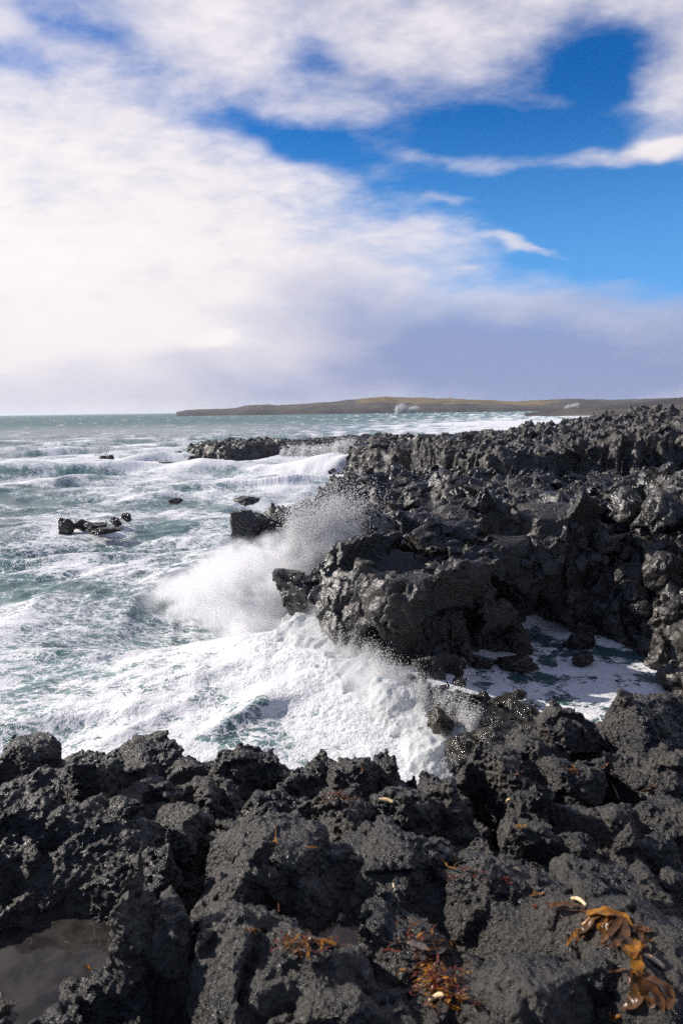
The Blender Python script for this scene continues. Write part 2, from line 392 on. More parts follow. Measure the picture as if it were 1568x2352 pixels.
# ------------------------------------------------------------------ the headland (front), voxel solid
def rock_detail(seed, col=(1.3, 1.2, 1.6), a1=0.5, a2=0.16, knob=0.03, kn_s=0.14, k2=0.4, k3=0.16):
    col = np.array(col, f32)
    def f(P):
        wv = np.stack([perlin(P * 0.5, seed), perlin(P * 0.5 + 9, seed + 1), perlin(P * 0.5 + 21, seed + 2)], -1)
        Q = P + 0.30 * wv
        d = facet(Q / col, seed, a1 * 1.0, a1 * 0.9, 0.10, 0.10)
        d = d + facet(Q / (col * k2) + 5.5, seed + 3, a2 * 1.3, a2, 0.05, 0.14)
        d = d + facet((Q + 0.05 * wv) / (col * k3) + 2.5, seed + 5, a2 * .7, a2 * .4, 0.0, 0.1)
        d = d + fbm(Q * 0.7, seed + 7, 3) * 0.16
        f1, f2, c = worley(Q / kn_s, seed + 11)
        d = d + (f1 - 0.5) * knob * 2
        return d.astype(f32)
    return f
plane = lambda z0, gy=0.0, y0=0.0, gx=0.0, x0=0.0: (lambda X, Y: z0 + gy * (Y - y0) + gx * (X - x0))
A_poly = [(1.0, 19.4), (2.6, 19.4), (4.15, 20.1), (5.7, 22.7), (8.6, 24.0), (10.6, 25.5), (12, 33), (2.2, 33), (1.4, 27.6), (0.2, 24.8), (-1.0, 23.5), (-0.7, 22.0), (0.1, 20.5)]
headland_blocks = [
    (A_poly, plane(3.0, 0.05, 21), lambda X, Y, z: np.where(X < 3.2, np.clip((3.2 - X) / 3.0, 0, 1) * 0.30 * (z - 0.6), 0.10 * (2.6 - z) * 0 + 0.22 * (2.2 - np.clip(z, 0, 2.2)))),
    ([(-1.5, 22.9), (-0.9, 22.3), (-0.5, 23.2), (-1.3, 23.4)], plane(1.7), 0.15),
    ([(6.0, 24.6), (8.0, 24.2), (9.4, 25.0), (10, 28.5), (7, 29), (5.6, 27)], plane(4.15, 0.03, 25), 0.12),
    ([(1.4, 23.6), (4.4, 23.4), (6, 26), (3.4, 29), (1.2, 27)], plane(3.45, 0.03, 25), 0.6),
    ([(4.4, 26.5), (12, 27), (13, 34), (5, 34)], plane(4.0, 0.03, 28), 0.8),
    ([(1.2, 19.3), (2.8, 18.9), (3.8, 20.0), (1.6, 20.8)], plane(0.55), 0.3),
    ([(-4.3, 31.0), (-3.2, 30.2), (-1, 30.6), (1.2, 31), (1, 36), (-2, 35.8), (-4.1, 33.5)], plane(2.75, 0.04, 31, 0.10, -2), 0.16),
    ([(-1.1, 33), (0, 31.4), (2, 30.4), (5, 30.6), (7, 44), (-0.3, 43), (-1.0, 38)], plane(2.9, 0.052, 30.4), 0.10),
]
right_blocks = [
    ([(10.2, 27), (16, 27), (34, 28), (34, 33), (20, 35), (13, 37.5), (9.5, 42), (6.5, 47.5), (3.8, 47.5), (6, 42), (8, 32)], plane(3.8, -0.012, 30, 0.045, 10), 0.25),
    ([(5, 40), (34, 30), (34, 64), (8, 64), (6, 52)], plane(0.9, 0.0, 50, 0.03, 10), 0.6),
    ([(3.6, 46.2), (7, 43.5), (8.5, 44), (6.5, 49), (4.5, 50)], plane(3.5), 0.15),
    ([(14.2, -2), (60, -2), (60, 33), (15, 33), (14.0, 27), (13.1, 22), (12.8, 17), (12.6, 11)], plane(4.7, 0, 0, 0.05, 13), 0.75),
    ([(9.6, 26.5), (12, 24), (14, 27), (12, 30)], plane(3.2), 0.9),
    ([(10.9, 17.0), (14, 15), (14.4, 24), (11.4, 25)], plane(1.6, 0, 0, 0.5, 12.8), 0.8),
]
wet_blocks = [([(2.2, 17.8), (2.6, 15.2), (4, 13.9), (6.4, 13.9), (5.7, 15.6), (4.7, 16.9), (3.2, 18.2)], plane(0.36), 0.9),
              ([(6.2, 13.9), (12.6, 13.9), (13.0, 16.0), (10.3, 15.6), (8.5, 14.8)], plane(0.4), 0.9)]
if on("head"):
    V, Q = solid(headland_blocks, (-6.2, 18.6, -0.8), (13.5, 45, 5.6), 0.055, rock_detail(11, (2.1, 1.6, 2.1), 1.0, 0.20, 0.003, 0.11, .42, .18), 11)
    link("lava_headland", mesh_np("lava_headland", V, Q, False), M_mid, category="headland",
         label="black basalt headland with jagged top jutting left into the surf, battered by the breaking wave")
    V, Q = solid(right_blocks, (3.0, 8, -0.8), (34, 62, 6.6), 0.12, rock_detail(23, (1.7, 1.5, 1.7), 0.75, 0.28, 0.03, 0.26), 23)
    link("terrain", mesh_np("terrain", V, Q, False), M_mid, kind="structure")
    def wetd(P):
        Q = P + .25 * np.stack([perlin(P * 1.2, 3), perlin(P * 1.2 + 9, 4), perlin(P * 1.2 + 5, 9)], -1)
        f1, f2, c = worley(Q / np.array([1.0, .8, 0.8], f32), 5)
        d = (f1 - 0.55) * 0.28 + (rnd(c) - .5) * 0.30 + facet(Q / .45, 12, .14, .08, .03)
        f1, f2, c = worley(Q / 0.16, 6); d = d + (f1 - .5) * 0.05
        return d + fbm(P * 1.0, 8, 4, .55) * 0.22
    V, Q = solid(wet_blocks, (1.6, 13.6, -0.6), (13.2, 19.6, 1.9), 0.04, wetd, 31)
    link("tidal_rock_shelf", mesh_np("tidal_rock_shelf", V, Q), M_wet, category="rock shelf",
         label="low shelf of wet brown rounded rocks glistening between the breaking wave and the foamy pool")

# far reef and columnar cliff
if on("far"):
    reef = [([W(440, 1046), W(520, 1050), W(620, 1044), W(760, 1036), W(900, 1040), (40, 100), (60, 100), (60, 150), W(900, 1003), W(640, 1008), W(470, 1012), W(440, 1030)],
             lambda X, Y: 2.0 + 0.35 * np.sin(X * 0.25) + 0.02 * np.clip(X, -40, 20) , 0.45),
            ([W(818, 1076), W(905, 1082), W(1000, 1078), (30, 74), (50, 100), W(900, 1045), W(830, 1056)], plane(2.7, 0, 0, 0.04, 5), 0.5)]
    V, Q = solid(reef, (-32, 70, -1.2), (62, 152, 6.2), 0.33, rock_detail(41, (2.6, 2.6, 3.5), 0.8, 0.4, 0.08, 0.7), 41, band=2.0)
    link("reef", mesh_np("reef", V, Q, False), M_far, category="rock reef",
         label="long low black reef stretching out into the sea behind the white surf")
    cliff = [([(10.5, 62), (13, 60), (18, 61), (22, 63), (29, 61), (36, 58), (60, 52), (70, 100), (9.5, 90)],
              lambda X, Y: 3.35 + 0.125 * np.clip(X - 15, 0, 25) + 0.012 * (Y - 62) + 0.35 * (X > 21.5), 0.10),
             ([(10, 58), (20, 57), (32, 55), (60, 48), (60, 70), (10, 70)], plane(1.5, 0.10, 58), 1.3),
             ([(12, 59), (14.5, 58), (16.5, 60), (15, 64), (12, 63)], plane(3.9), 0.12)]
    V, Q = solid(cliff, (7, 46, -0.5), (62, 96, 9.5), 0.17, rock_detail(53, (1.5, 1.5, 5.5), 0.95, 0.28, 0.0, 0.45, .5, .25), 53, band=1.8)
    link("columnar_cliff", mesh_np("columnar_cliff", V, Q, False), M_far, category="cliff",
         label="long dark cliff of vertical basalt columns behind the headland on the right")

# ------------------------------------------------------------------ distant land
def far_mat():
    m, t, out = material("moor_and_lava")
    g = t.new('ShaderNodeNewGeometry'); pos = g.outputs['Position']
    at = t.new('ShaderNodeAttribute', attribute_name='grass').outputs['Fac']
    n = t.noise(t.mapping(pos, scl=(1, .3, 2)), 0.01, 8, 0.65, 0.4)
    lava = t.mix(t.ramp(n, .4, .6), (0.055, 0.05, 0.052, 1), (0.10, 0.085, 0.075, 1))
    gr = t.mix(t.ramp(n, .38, .62), (0.13, 0.095, 0.045, 1), (0.20, 0.15, 0.07, 1))
    c = t.mix(t.ramp(t.math('ADD', at, t.math('MULTIPLY_ADD', n, 0.8, -0.4)), .4, .6), lava, gr)
    p = t.new('ShaderNodeBsdfPrincipled'); t.put(p.inputs['Base Color'], c); p.inputs['Roughness'].default_value = 0.95
    p.inputs['Specular IOR Level'].default_value = 0.1
    t.l.new(p.outputs[0], out.inputs[0]); return m
M_moor = far_mat()
if on("hills"):
    def ridge(name, prof, ynear, depth, grassf, seed, nx=900, ny=60, rough=0.05, ext=0.6):
        # prof: silhouette of the land as (u, v) of its crest, measured in the photo; crest stands half way into its depth
        us = np.linspace(prof[0][0], 1568 + 1568 * ext, nx)
        pv = np.interp(us, [p[0] for p in prof], [p[1] for p in prof])
        yc = (ynear if np.isscalar(ynear) else np.interp(us, [p[0] for p in ynear], [p[1] for p in ynear])) + depth * 0.55
        X = np.zeros((ny, nx)); Y = np.zeros((ny, nx)); Z = np.zeros((ny, nx))
        ts = np.linspace(0, 1, ny)
        dirs = np.array([ray(u, v) for u, v in zip(us, pv)])
        hc = np.maximum(H + dirs[:, 2] / dirs[:, 1] * yc, 0.5)
        for j, tt in enumerate(ts):
            yn_ = np.interp(us, [p[0] for p in ynear], [p[1] for p in ynear]) if not np.isscalar(ynear) else ynear
            y = yn_ + depth * tt
            X[j] = dirs[:, 0] / dirs[:, 1] * y; Y[j] = y
            s = np.clip(tt / 0.55, 0, 1); hh = hc * (0.18 + 0.82 * s ** 0.8) if tt > 0 else hc * 0
            Z[j] = np.where(tt > 0.55, hc * (1 - (tt - 0.55)), hh)
        P = np.column_stack([X.ravel(), Y.ravel(), Z.ravel()])
        nz = fbm(P * np.array([0.012, 0.006, 0]) + seed, seed, 5, 0.6).reshape(ny, nx) * rough * hc.max()
        Z = np.where(ts[:, None] > 0, Z + nz * np.clip(hc / hc.max() * 2, 0.1, 1), -1.0)
        Z[0] = -1.0
        U = np.broadcast_to(us, (ny, nx)); T = np.broadcast_to(ts[:, None], (ny, nx))
        link(name, mesh_np(name, np.column_stack([X.ravel(), Y.ravel(), Z.ravel()]), grid_faces(ny, nx), attrs={'grass': grassf(U, T).ravel()}), M_moor, kind="structure")
    ridge("hills", [(405, 946.5), (430, 941), (520, 939), (570, 931), (612, 929), (640, 932), (700, 927), (780, 921), (830, 915), (885, 910), (910, 913), (960, 913), (1100, 918), (1180, 922), (1250, 919), (1330, 916), (1400, 919), (1568, 913), (2400, 900)],
          1700, 1500, lambda U, T: 0.05 + 0.7 * sstep(760, 860, U) * sstep(1400, 1180, U) * sstep(0.08, 0.2, T), 5, rough=0.055)
    ridge("shore", [(1205, 951), (1240, 944), (1300, 938), (1350, 932), (1430, 928), (1500, 920), (1568, 913), (2400, 900)],
          [(1205, 700), (1400, 520), (1568, 430), (2400, 380)], 420, lambda U, T: 0 * U, 9, rough=0.05)
    # small lighthouse on the moor
    x, y, z = D(1033, 917, 2500)
    lh = bpy.data.objects.new("lighthouse", None); C.objects.link(lh); lh.location = (x, y, z - 1)
    lh['label'] = "tiny orange and white lighthouse standing on the brown moor at the horizon"; lh['category'] = "lighthouse"
    def cone(r1, r2, z0, z1, n=16):
        a = np.linspace(0, 2 * np.pi, n, endpoint=False); Vv = np.vstack([np.column_stack([r1 * np.cos(a), r1 * np.sin(a), np.full(n, z0)]), np.column_stack([r2 * np.cos(a), r2 * np.sin(a), np.full(n, z1)])])
        return Vv, np.array([[i, (i + 1) % n, n + (i + 1) % n, n + i] for i in range(n)])
    def flat_mat(nm, c, r=0.6):
        m, t, out = material(nm); p = t.new('ShaderNodeBsdfPrincipled'); p.inputs['Base Color'].default_value = c + (1,); p.inputs['Roughness'].default_value = r
        t.l.new(p.outputs[0], out.inputs[0]); return m
    m1 = flat_mat("white_paint", (0.75, 0.73, 0.7)); m2 = flat_mat("orange_paint", (0.7, 0.2, 0.05))
    for nm, a, mm in (("tower", (2.2, 1.8, 0, 8), m2), ("gallery", (2.4, 2.4, 8, 8.6), m1), ("lantern", (1.4, 1.3, 8.6, 11), m1), ("roof", (1.6, 0.1, 11, 12.4), m2)):
        Vv, Ff = cone(*a); link(nm, mesh_np(nm, Vv, Ff, False), mm, lh)

# ------------------------------------------------------------------ the sea
FU = [-600, 0, 200, 400, 600, 800, 1000, 1250, 1568, 2400]
FT = {941: [.0, .0, .0, .0, .05, .1, .15, .2, .2, .2], 955: [.08, .08, .08, .1, .15, .28, .45, .75, .6, .4], 985: [.18, .18, .18, .2, .26, .35, .65, .85, .75, .5],
      1010: [.25, .25, .25, .3, .35, .4, .6, .7, .7, .5], 1040: [.35, .45, .7, .85, .95, 1, 1, .9, .9, .9], 1075: [.4, .55, .65, .75, .9, 1, 1, .9, .9, .9],
      1110: [.3, .34, .5, .6, .78, .95, 1, .9, .9, .9], 1160: [.34, .40, .55, .62, .72, .9, 1, .9, .9, .9], 1230: [.42, .45, .58, .56, .68, .95, 1, .9, .9, .9],
      1310: [.5, .52, .56, .58, .8, 1., 1, .9, .9, .9], 1400: [.7, .66, .64, .72, .95, 1.05, 1, .9, .9, .9], 1480: [.7, .7, .78, .92, 1.05, 1.1, 1, .9, .9, .9],
      1560: [.7, .74, .78, .80, .74, 1.0, 1., .9, .9, .9], 1640: [.8, .82, .76, .70, .62, .85, 1.1, .9, .9, .9], 1720: [.8, .84, .82, .74, .74, .9, 1.1, .9, .9, .9], 2200: [.9] * 10}
def table(u, v, FU, FT):
    vs = np.array(sorted(FT)); A = np.array([FT[k] for k in vs])
    ui = np.clip(np.interp(u, FU, np.arange(len(FU))), 0, len(FU) - 1.001); vi = np.clip(np.interp(v, vs, np.arange(len(vs))), 0, len(vs) - 1.001)
    a, b = ui.astype(int), vi.astype(int); fu, fv = ui - a, vi - b
    return (A[b, a] * (1 - fu) + A[b, a + 1] * fu) * (1 - fv) + (A[b + 1, a] * (1 - fu) + A[b + 1, a + 1] * fu) * fv
pool_poly = [(2.6, 19.2), (3.4, 18.6), (5, 17.4), (6.5, 15.8), (9.6, 15.6), (11.8, 18), (12, 22), (11, 25.5), (6, 24.4), (4, 21.6)]
def crest_bumps(x, y):                      # the swell that breaks on the headland: (u, v, width, length, height, angle)
    z = np.zeros_like(x)
    for u, v, w, l, hh, ang in [(620, 1520, 1.3, 2.8, .25, -50), (760, 1640, 1.2, 2.4, .2, -55),
                                (590, 1640, 0.5, 1.3, .35, 35), (470, 1560, .8, 2.2, .15, 20), (770, 1060, 2.4, 6, .8, 60), (700, 1100, 2.0, 6, .9, 40),
                                (180, 1480, 0.9, 2.2, .4, 10), (330, 1330, 1.1, 3.5, .2, 25), (60, 1260, 1.3, 5, .6, 8), (560, 1110, 1.6, 6, .7, 20), (80, 1120, 2, 9, .6, 5),
                                (20, 1060, 3, 16, .7, 5), (1180, 975, 12, 60, 2.0, 10), (1330, 960, 14, 70, 2.0, 0), (120, 1640, .6, 2.4, .3, 10)]:
        cx, cy = W(u, v); a = math.radians(ang); dx, dy = x - cx, y - cy
        s, tt = dx * math.cos(a) + dy * math.sin(a), -dx * math.sin(a) + dy * math.cos(a)
        tt = np.where(tt < 0, tt * 1.5, tt * 0.75)
        z += hh * np.exp(-(s / l) ** 2 - (tt / w) ** 2)
    return z
if on("sea"):
    ny, nx = 1250, 1500
    sv = np.linspace(0, 1, ny); vlo, vhi = 1.0 / 9.0, 1.0 / 60000
    yy = 1.0 / (vlo + (vhi - vlo) * sv ** 1.0)
    tx = np.linspace(-1, 1, nx); tx = tx * 0.62 + np.sign(tx) * np.clip(np.abs(tx) - 0.93, 0, 1) ** 1.5 * 160 + 0.1
    T, Y = np.meshgrid(tx, yy); X = T * Y
    x, y = X.ravel(), Y.ravel(); z = np.zeros_like(x)
    dist = np.hypot(x, y); res = np.maximum(y * y / H / 682 / 2.2, y / 682)
    pu, pv = proj(x, y, z)
    F = table(pu, pv, FU, FT).astype(f32)
    psd = poly_sd(x, y, pool_poly); calm = sstep(0.2, -1.0, psd)
    shore = np.minimum(poly_sd(x, y, A_poly), 99)
    r = np.random.default_rng(5); slope = np.zeros_like(x)
    near = dist < 3000
    xn, yn = x[near], y[near]; zn = np.zeros_like(xn); sl = np.zeros_like(xn)
    wx = fbm(np.column_stack([xn, yn, 0 * xn]) * 0.045, 90, 3) * 3.5; wy = fbm(np.column_stack([xn, yn, 0 * xn]) * 0.045 + 40, 91, 3) * 3.5
    for k in range(34):
        L = 1.1 * (28 / 1.1) ** r.random(); a = math.radians(-52 + r.normal() * 24); amp = 0.0125 * L ** 0.80 * (0.5 + r.random())
        ph = r.random() * 6.28; kx, ky = math.cos(a) * 2 * np.pi / L, math.sin(a) * 2 * np.pi / L
        fade = sstep(0.45, 0.18, res[near] / L)
        th = kx * (xn + wx) + ky * (yn + wy) + ph
        amp *= 1 + .8 * (L > 10)
        zn += amp * fade * (2 * (0.5 + 0.5 * np.sin(th)) ** 1.6 - 1)
        sl += amp * 6.28 / L * fade * np.cos(th)
    z[near] = zn; slope[near] = sl
    swell = crest_bumps(x, y)
    z = z * (1 - 0.85 * calm) * (1 - .50 * sstep(36, 20, dist)) + swell * (1 - calm)
    P = np.column_stack([x, y, z]).astype(f32)
    n1 = np.zeros_like(x); n2 = np.zeros_like(x); m = dist < 260
    n1[m] = fbm(P[m] * np.array([0.55, 0.8, 0.2]), 61, 5, 0.6); n2[m] = billow(P[m] * np.array([1.2, 1.5, 1.0]), 66, 5, 0.62)
    Fh = F * (1 - 0.6 * calm)
    turb = sstep(0.35, 0.95, Fh) * (0.02 + 0.04 * np.clip(swell, 0, 1.5))
    z = z + turb * n2 * sstep(260, 60, dist) * (1 - .8 * calm)
    # foam: macro amount + crests + streaks
    st = np.zeros_like(x); m2 = dist < 9000
    st[m2] = fbm(np.column_stack([x[m2] * 0.5 + y[m2] * .25, y[m2] * 0.6 - x[m2] * .2, 0 * x[m2]]) * 0.24, 71, 6, 0.62)
    far = sstep(150, 700, dist)
    cr = z * (1 - far)
    foam = (F - 0.41) * 1.25 + 0.68 * st + 0.28 * n1 * sstep(200, 60, dist) + 0.22 * np.clip(cr, -1, 1.0) + 0.5 * np.clip(swell - 0.25, 0, 1)
    # scattered whitecaps far out
    capn = fbm(np.column_stack([x * 0.10, y * 0.03, 0 * x]), 75, 5, 0.65)
    foam = np.where(dist > 140, foam * (1 - far) + far * ((F - .5) * 0.95 + capn * 0.75 - 0.02), foam)
    surf = sum(a_ * np.exp(-((y - y0_) / w_) ** 2) for y0_, w_, a_ in ((1660, 50, 1.1), (1500, 30, .5), (610, 25, .0)))
    foam = foam + surf * (0.55 + capn) * (x > -450)
    # the still pool has its own pattern: clots of foam on dark water
    q = np.column_stack([x, y, 0 * x])
    pf = fbm(q * 0.75 + 3.3, 77, 5, .55) * 1.9 + 0.34 + 0.35 * sstep(1.5, 0.2, np.abs(psd + 1.2)) - 0.75 * np.exp(-((x - 4.9) / 1.5) ** 2 - ((y - 18.2) / 1.2) ** 2) - 0.5 * np.exp(-((x - 3.4) / 1.2) ** 2 - ((y - 22.3) / 1.5) ** 2)
    foam = foam * (1 - calm) + pf * calm
    aer = np.clip(F * 1.3 - 0.35 + 0.5 * n1 + 0.55 * np.clip(z, 0, 1), 0, 1) * (1 - calm)
    aer = np.where(dist > 200, np.clip(aer * (1 - far) + far * (0.12 + F * 0.5), 0, 1), aer)
    fine = (1.0 - 0.42 * sstep(22, 110, dist)) * (1 - 0.35 * far)
    jx = n1 * 0.06 * (dist < 260)
    V = np.column_stack([x + jx, y, z])
    link("sea", mesh_np("sea", V, grid_faces(ny, nx), attrs={'foam': foam, 'aer': aer, 'fine': fine, 'far': far}), M_sea, kind="structure")

# ------------------------------------------------------------------ near ledge
def plat(y): return 6.33 - 0.15 * (y - 1.7)
exec_near = True
LIP = [(-60, 4.2), (-4.2, 4.1), (-3, 4.0), (-2.2, 3.95), (-1.6, 3.95), (-1.15, 3.8), (-0.4, 3.8), (0.24, 3.8), (0.38, 3.35), (0.70, 3.35), (0.80, 3.85), (1.4, 4.25), (2.2, 4.45), (3.4, 4.6), (5, 5.0), (8, 7), (11, 11), (60, 12)]
# rocks of the ledge, measured in the photo: u, v of the centre, half sizes along u and v, rise, turn, knobbiness
BLOBS = [  # u, v, ru, rv, h, rot, knob, flat
    (640, 2040, 235, 120, .20, 20, .25, 1), (880, 2040, 150, 110, .16, -10, .3, 1), (620, 2270, 210, 130, .16, 5, .2, 1), (760, 2380, 150, 70, .10, 0, .2, 1),
    (1300, 2120, 330, 150, .13, -6, .15, 2), (1230, 2300, 230, 90, .10, 0, .2, 1), (1500, 2300, 170, 120, .10, 0, .2, 1),
    (260, 1950, 190, 95, .19, 25, .5, 1), (240, 1860, 60, 40, .2, 20, .4, 1), (90, 1960, 150, 80, .18, 20, .5, 1), (330, 2240, 140, 110, .17, 50, .6, 1), (280, 2050, 150, 60, .16, 25, .5, 1),
    (60, 1740, 85, 40, .09, 0, .5, 1), (160, 1790, 150, 45, .09, 10, .5, 1), (350, 1755, 110, 42, .11, 0, .5, 1), (440, 1775, 70, 35, .06, -15, .1, 1),
    (300, 1830, 70, 55, .14, 30, .1, 1), (350, 1890, 90, 55, .12, 30, .1, 1), (150, 1860, 150, 40, .10, 12, .3, 1), (440, 1930, 70, 65, .12, 30, .3, 1),
    (550, 1785, 80, 45, .10, 0, 1., 1), (690, 1785, 75, 40, .08, 0, 1., 1), (800, 1785, 90, 40, .10, 0, 1., 1), (870, 1780, 40, 28, .08, 0, 1., 1), (590, 1765, 30, 22, .08, 0, 1., 1), (740, 1765, 26, 18, .06, 0, 1., 1),
    (500, 1850, 80, 50, .12, 0, 1., 1), (640, 1870, 110, 50, .12, 10, 1., 1), (780, 1900, 130, 50, .12, 0, 1., 1), (930, 1880, 90, 60, .12, -20, .9, 1), (1000, 1840, 50, 35, .12, 0, 1., 1),
    (1150, 1780, 130, 90, .10, 0, .9, 1), (1230, 1735, 100, 60, .17, 0, .9, 1), (1330, 1725, 100, 55, .20, 0, .9, 1), (1490, 1700, 120, 80, .26, 0, .9, 1), (1310, 1800, 80, 40, .12, 0, .6, 1), (1480, 1790, 110, 50, .16, 0, .7, 1),
    (1200, 1870, 70, 40, .10, 0, .5, 1), (1350, 1890, 150, 40, .08, 0, .5, 1), (1540, 1900, 90, 50, .10, 0, .5, 1), (1000, 1980, 70, 40, .08, 0, .5, 1), (1250, 1960, 160, 30, .07, -5, .4, 1), (1480, 1960, 110, 30, .08, 0, .4, 1), (930, 2210, 120, 120, .06, 0, .3, 1),
]
PITS = [(90, 2230, 190, 150, .20), (995, 2225, 75, 95, -.09), (1045, 2325, 80, 50, -.09), (770, 2195, 85, 42, -.02), (1110, 1925, 38, 45, .35), (700, 1832, 70, 26, .0), (490, 1975, 38, 32, .06), (200, 2140, 120, 60, .12), (420, 2090, 30, 90, .12)]
def near_height(x, y):
    P = np.column_stack([x, y, np.zeros_like(x)]).astype(f32)
    w1 = fbm(P * 2.2, 101, 3) * 0.07; w2 = fbm(P * 2.2 + 31, 104, 3) * 0.07
    xw, yw = x + w1, y + w2
    h = plat(y) - 0.10 - 0.10 * sstep(3.1, 3.8, y) * (x < 1.0)
    knob = np.full_like(x, 0.35); own = np.full(x.shape, -1)
    # jointed base rock
    f1, f2, c = worley(np.column_stack([xw, yw, 0 * x]) / 0.36, 107, True)
    h = h + (rnd(c) - .5) * 0.10 + 0.06 * np.clip((f2 - f1) * 2.2, 0, 1) ** .5
    f1, f2, c = worley(np.column_stack([xw, yw, 0 * x]) / 0.15 + 7, 109, True)
    h = h + (rnd(c) - .5) * 0.035 + 0.02 * np.clip((f2 - f1) * 2.5, 0, 1)
    for i, (u, v, ru, rv, hh, rot, kb, fl) in enumerate(BLOBS):
        cx, cy = W(u, v, plat(3.0))
        cx, cy = W(u, v, plat(cy) + hh * .3)
        dep = math.hypot(cy, H - plat(cy)); sxm = ru / 1568 * dep; gr = (H - plat(cy)) / dep
        sym = rv / 1568 * dep / gr
        a = math.radians(rot); dx, dy = xw - cx, yw - cy
        s, tt = (dx * math.cos(a) + dy * math.sin(a)) / sxm, (-dx * math.sin(a) + dy * math.cos(a)) / sym
        m = (s * s + tt * tt) < 1.6
        if not m.any(): continue
        # faceted dome: smallest of a set of random cutting planes
        rr = np.random.default_rng(200 + i); e = np.ones(m.sum())
        sm, tm = s[m], tt[m]
        top = hh * (1.05 - 0.25 * (sm * rr.normal() * .5 + tm * rr.normal() * .5))
        for k in range(9):
            an = rr.random() * 6.28; off = 0.75 + 0.3 * rr.random(); st = 1.0 + 1.8 * rr.random()
            g = (off - (sm * math.cos(an) + tm * math.sin(an))) * st
            e = np.minimum(e, g)
        e = np.minimum(e, (1.15 - np.sqrt(sm * sm + tm * tm)) * 2.4)
        ee = np.clip(e, -0.3, 1); ee = np.where(ee > 0, 1 - (1 - ee) ** 2.0, ee * 3)
        cand = plat(cy) - 0.15 * (y[m] - cy) - 0.12 + (top * 1.15 + .12) * ee
        upd = cand > h[m]
        hm = h[m]; k_ = knob[m]
        h[m] = np.where(upd, cand, hm); k_[upd] = kb; knob[m] = k_; o_ = own[m]; o_[upd] = i; own[m] = o_
    for (u, v, ru, rv, dp) in PITS:
        cx, cy = W(u, v, plat(2.5)); cx, cy = W(u, v, plat(cy) - dp * .5)
        dep = math.hypot(cy, H - plat(cy)); sxm = ru / 1568 * dep; gr = (H - plat(cy)) / dep; sym = rv / 1568 * dep / gr
        q = ((xw - cx) / sxm) ** 2 + ((yw - cy) / sym) ** 2
        h = np.where(q < 1.6, np.minimum(h, plat(cy) - dp + 0.5 * np.clip(q - 0.55, 0, 2) * .6), h)
    return h, knob, own
def subdiv(V, Q):                            # one linear subdivision of a quad mesh
    n = len(V); E = np.concatenate([Q[:, [0, 1]], Q[:, [1, 2]], Q[:, [2, 3]], Q[:, [3, 0]]]); E.sort(axis=1)
    key = E[:, 0].astype(np.int64) * n + E[:, 1]; uq, inv_ = np.unique(key, return_inverse=True)
    em = (V[uq // n] + V[uq % n]) / 2; fc = V[Q].mean(1); m = len(Q); e = inv_.reshape(4, m) + n; c = np.arange(m) + n + len(uq)
    V2 = np.concatenate([V, em, fc])
    F = np.concatenate([np.stack([Q[:, k], e[k], c, e[(k + 3) % 4]], 1) for k in range(4)])
    return V2, F
def smooth_mesh(V, Q, it=1, lam=0.5):
    for _ in range(it):
        acc = np.zeros_like(V); cnt = np.zeros(len(V))
        for a, b in ((0, 1), (1, 2), (2, 3), (3, 0)):
            for p, q in ((a, b), (b, a)):
                for c in range(3): acc[:, c] += np.bincount(Q[:, p], V[Q[:, q], c], minlength=len(V))
                cnt += np.bincount(Q[:, p], minlength=len(V))
        V = V + lam * (acc / np.maximum(cnt, 1)[:, None] - V)
    return V
def lip_at(x, y):
    P = np.column_stack([x, y, 0 * x])
    return np.interp(x, [p[0] for p in LIP], [p[1] for p in LIP]) + fbm(P * 1.1, 131, 3) * .10 + fbm(P * 5, 135, 3) * .04
BOULDER = {0: "big smooth grey lava boulder sunlit on its left side, bottom centre of the ledge",
           1: "dark rounded lava boulder in shade to the right of the big grey centre boulder",
           2: "cracked pitted lower boulder in front of the big grey centre boulder",
           4: "broad flat pitted lava slab with the brown kelp lying on it",
           7: "large jagged rock with a pointed top above the tide pool on the left",
           10: "ridged lava rock between the tide pool and the grey centre boulder",
           12: "dark rounded rock at the far left edge of the ledge against the foam",
           14: "tall dark rock on the left skyline with a small knob on its right",
           16: "smooth sunlit boulder on the left ledge with an orange scrap at its foot",
           17: "pale sunlit rock just in front of the smooth boulder at the left",
           20: "twin-topped pile of clinkery lava on the skyline, left of the small rain pools",
           22: "knobbly clinker outcrop on the skyline, just left of the gap full of white water",
           31: "steep glittering clinker outcrop on the right side of the gap full of white water",
           34: "highest black lava outcrop at the right edge overlooking the foamy pool",
           35: "low dark block before the right-hand outcrops with orange weed on top"}
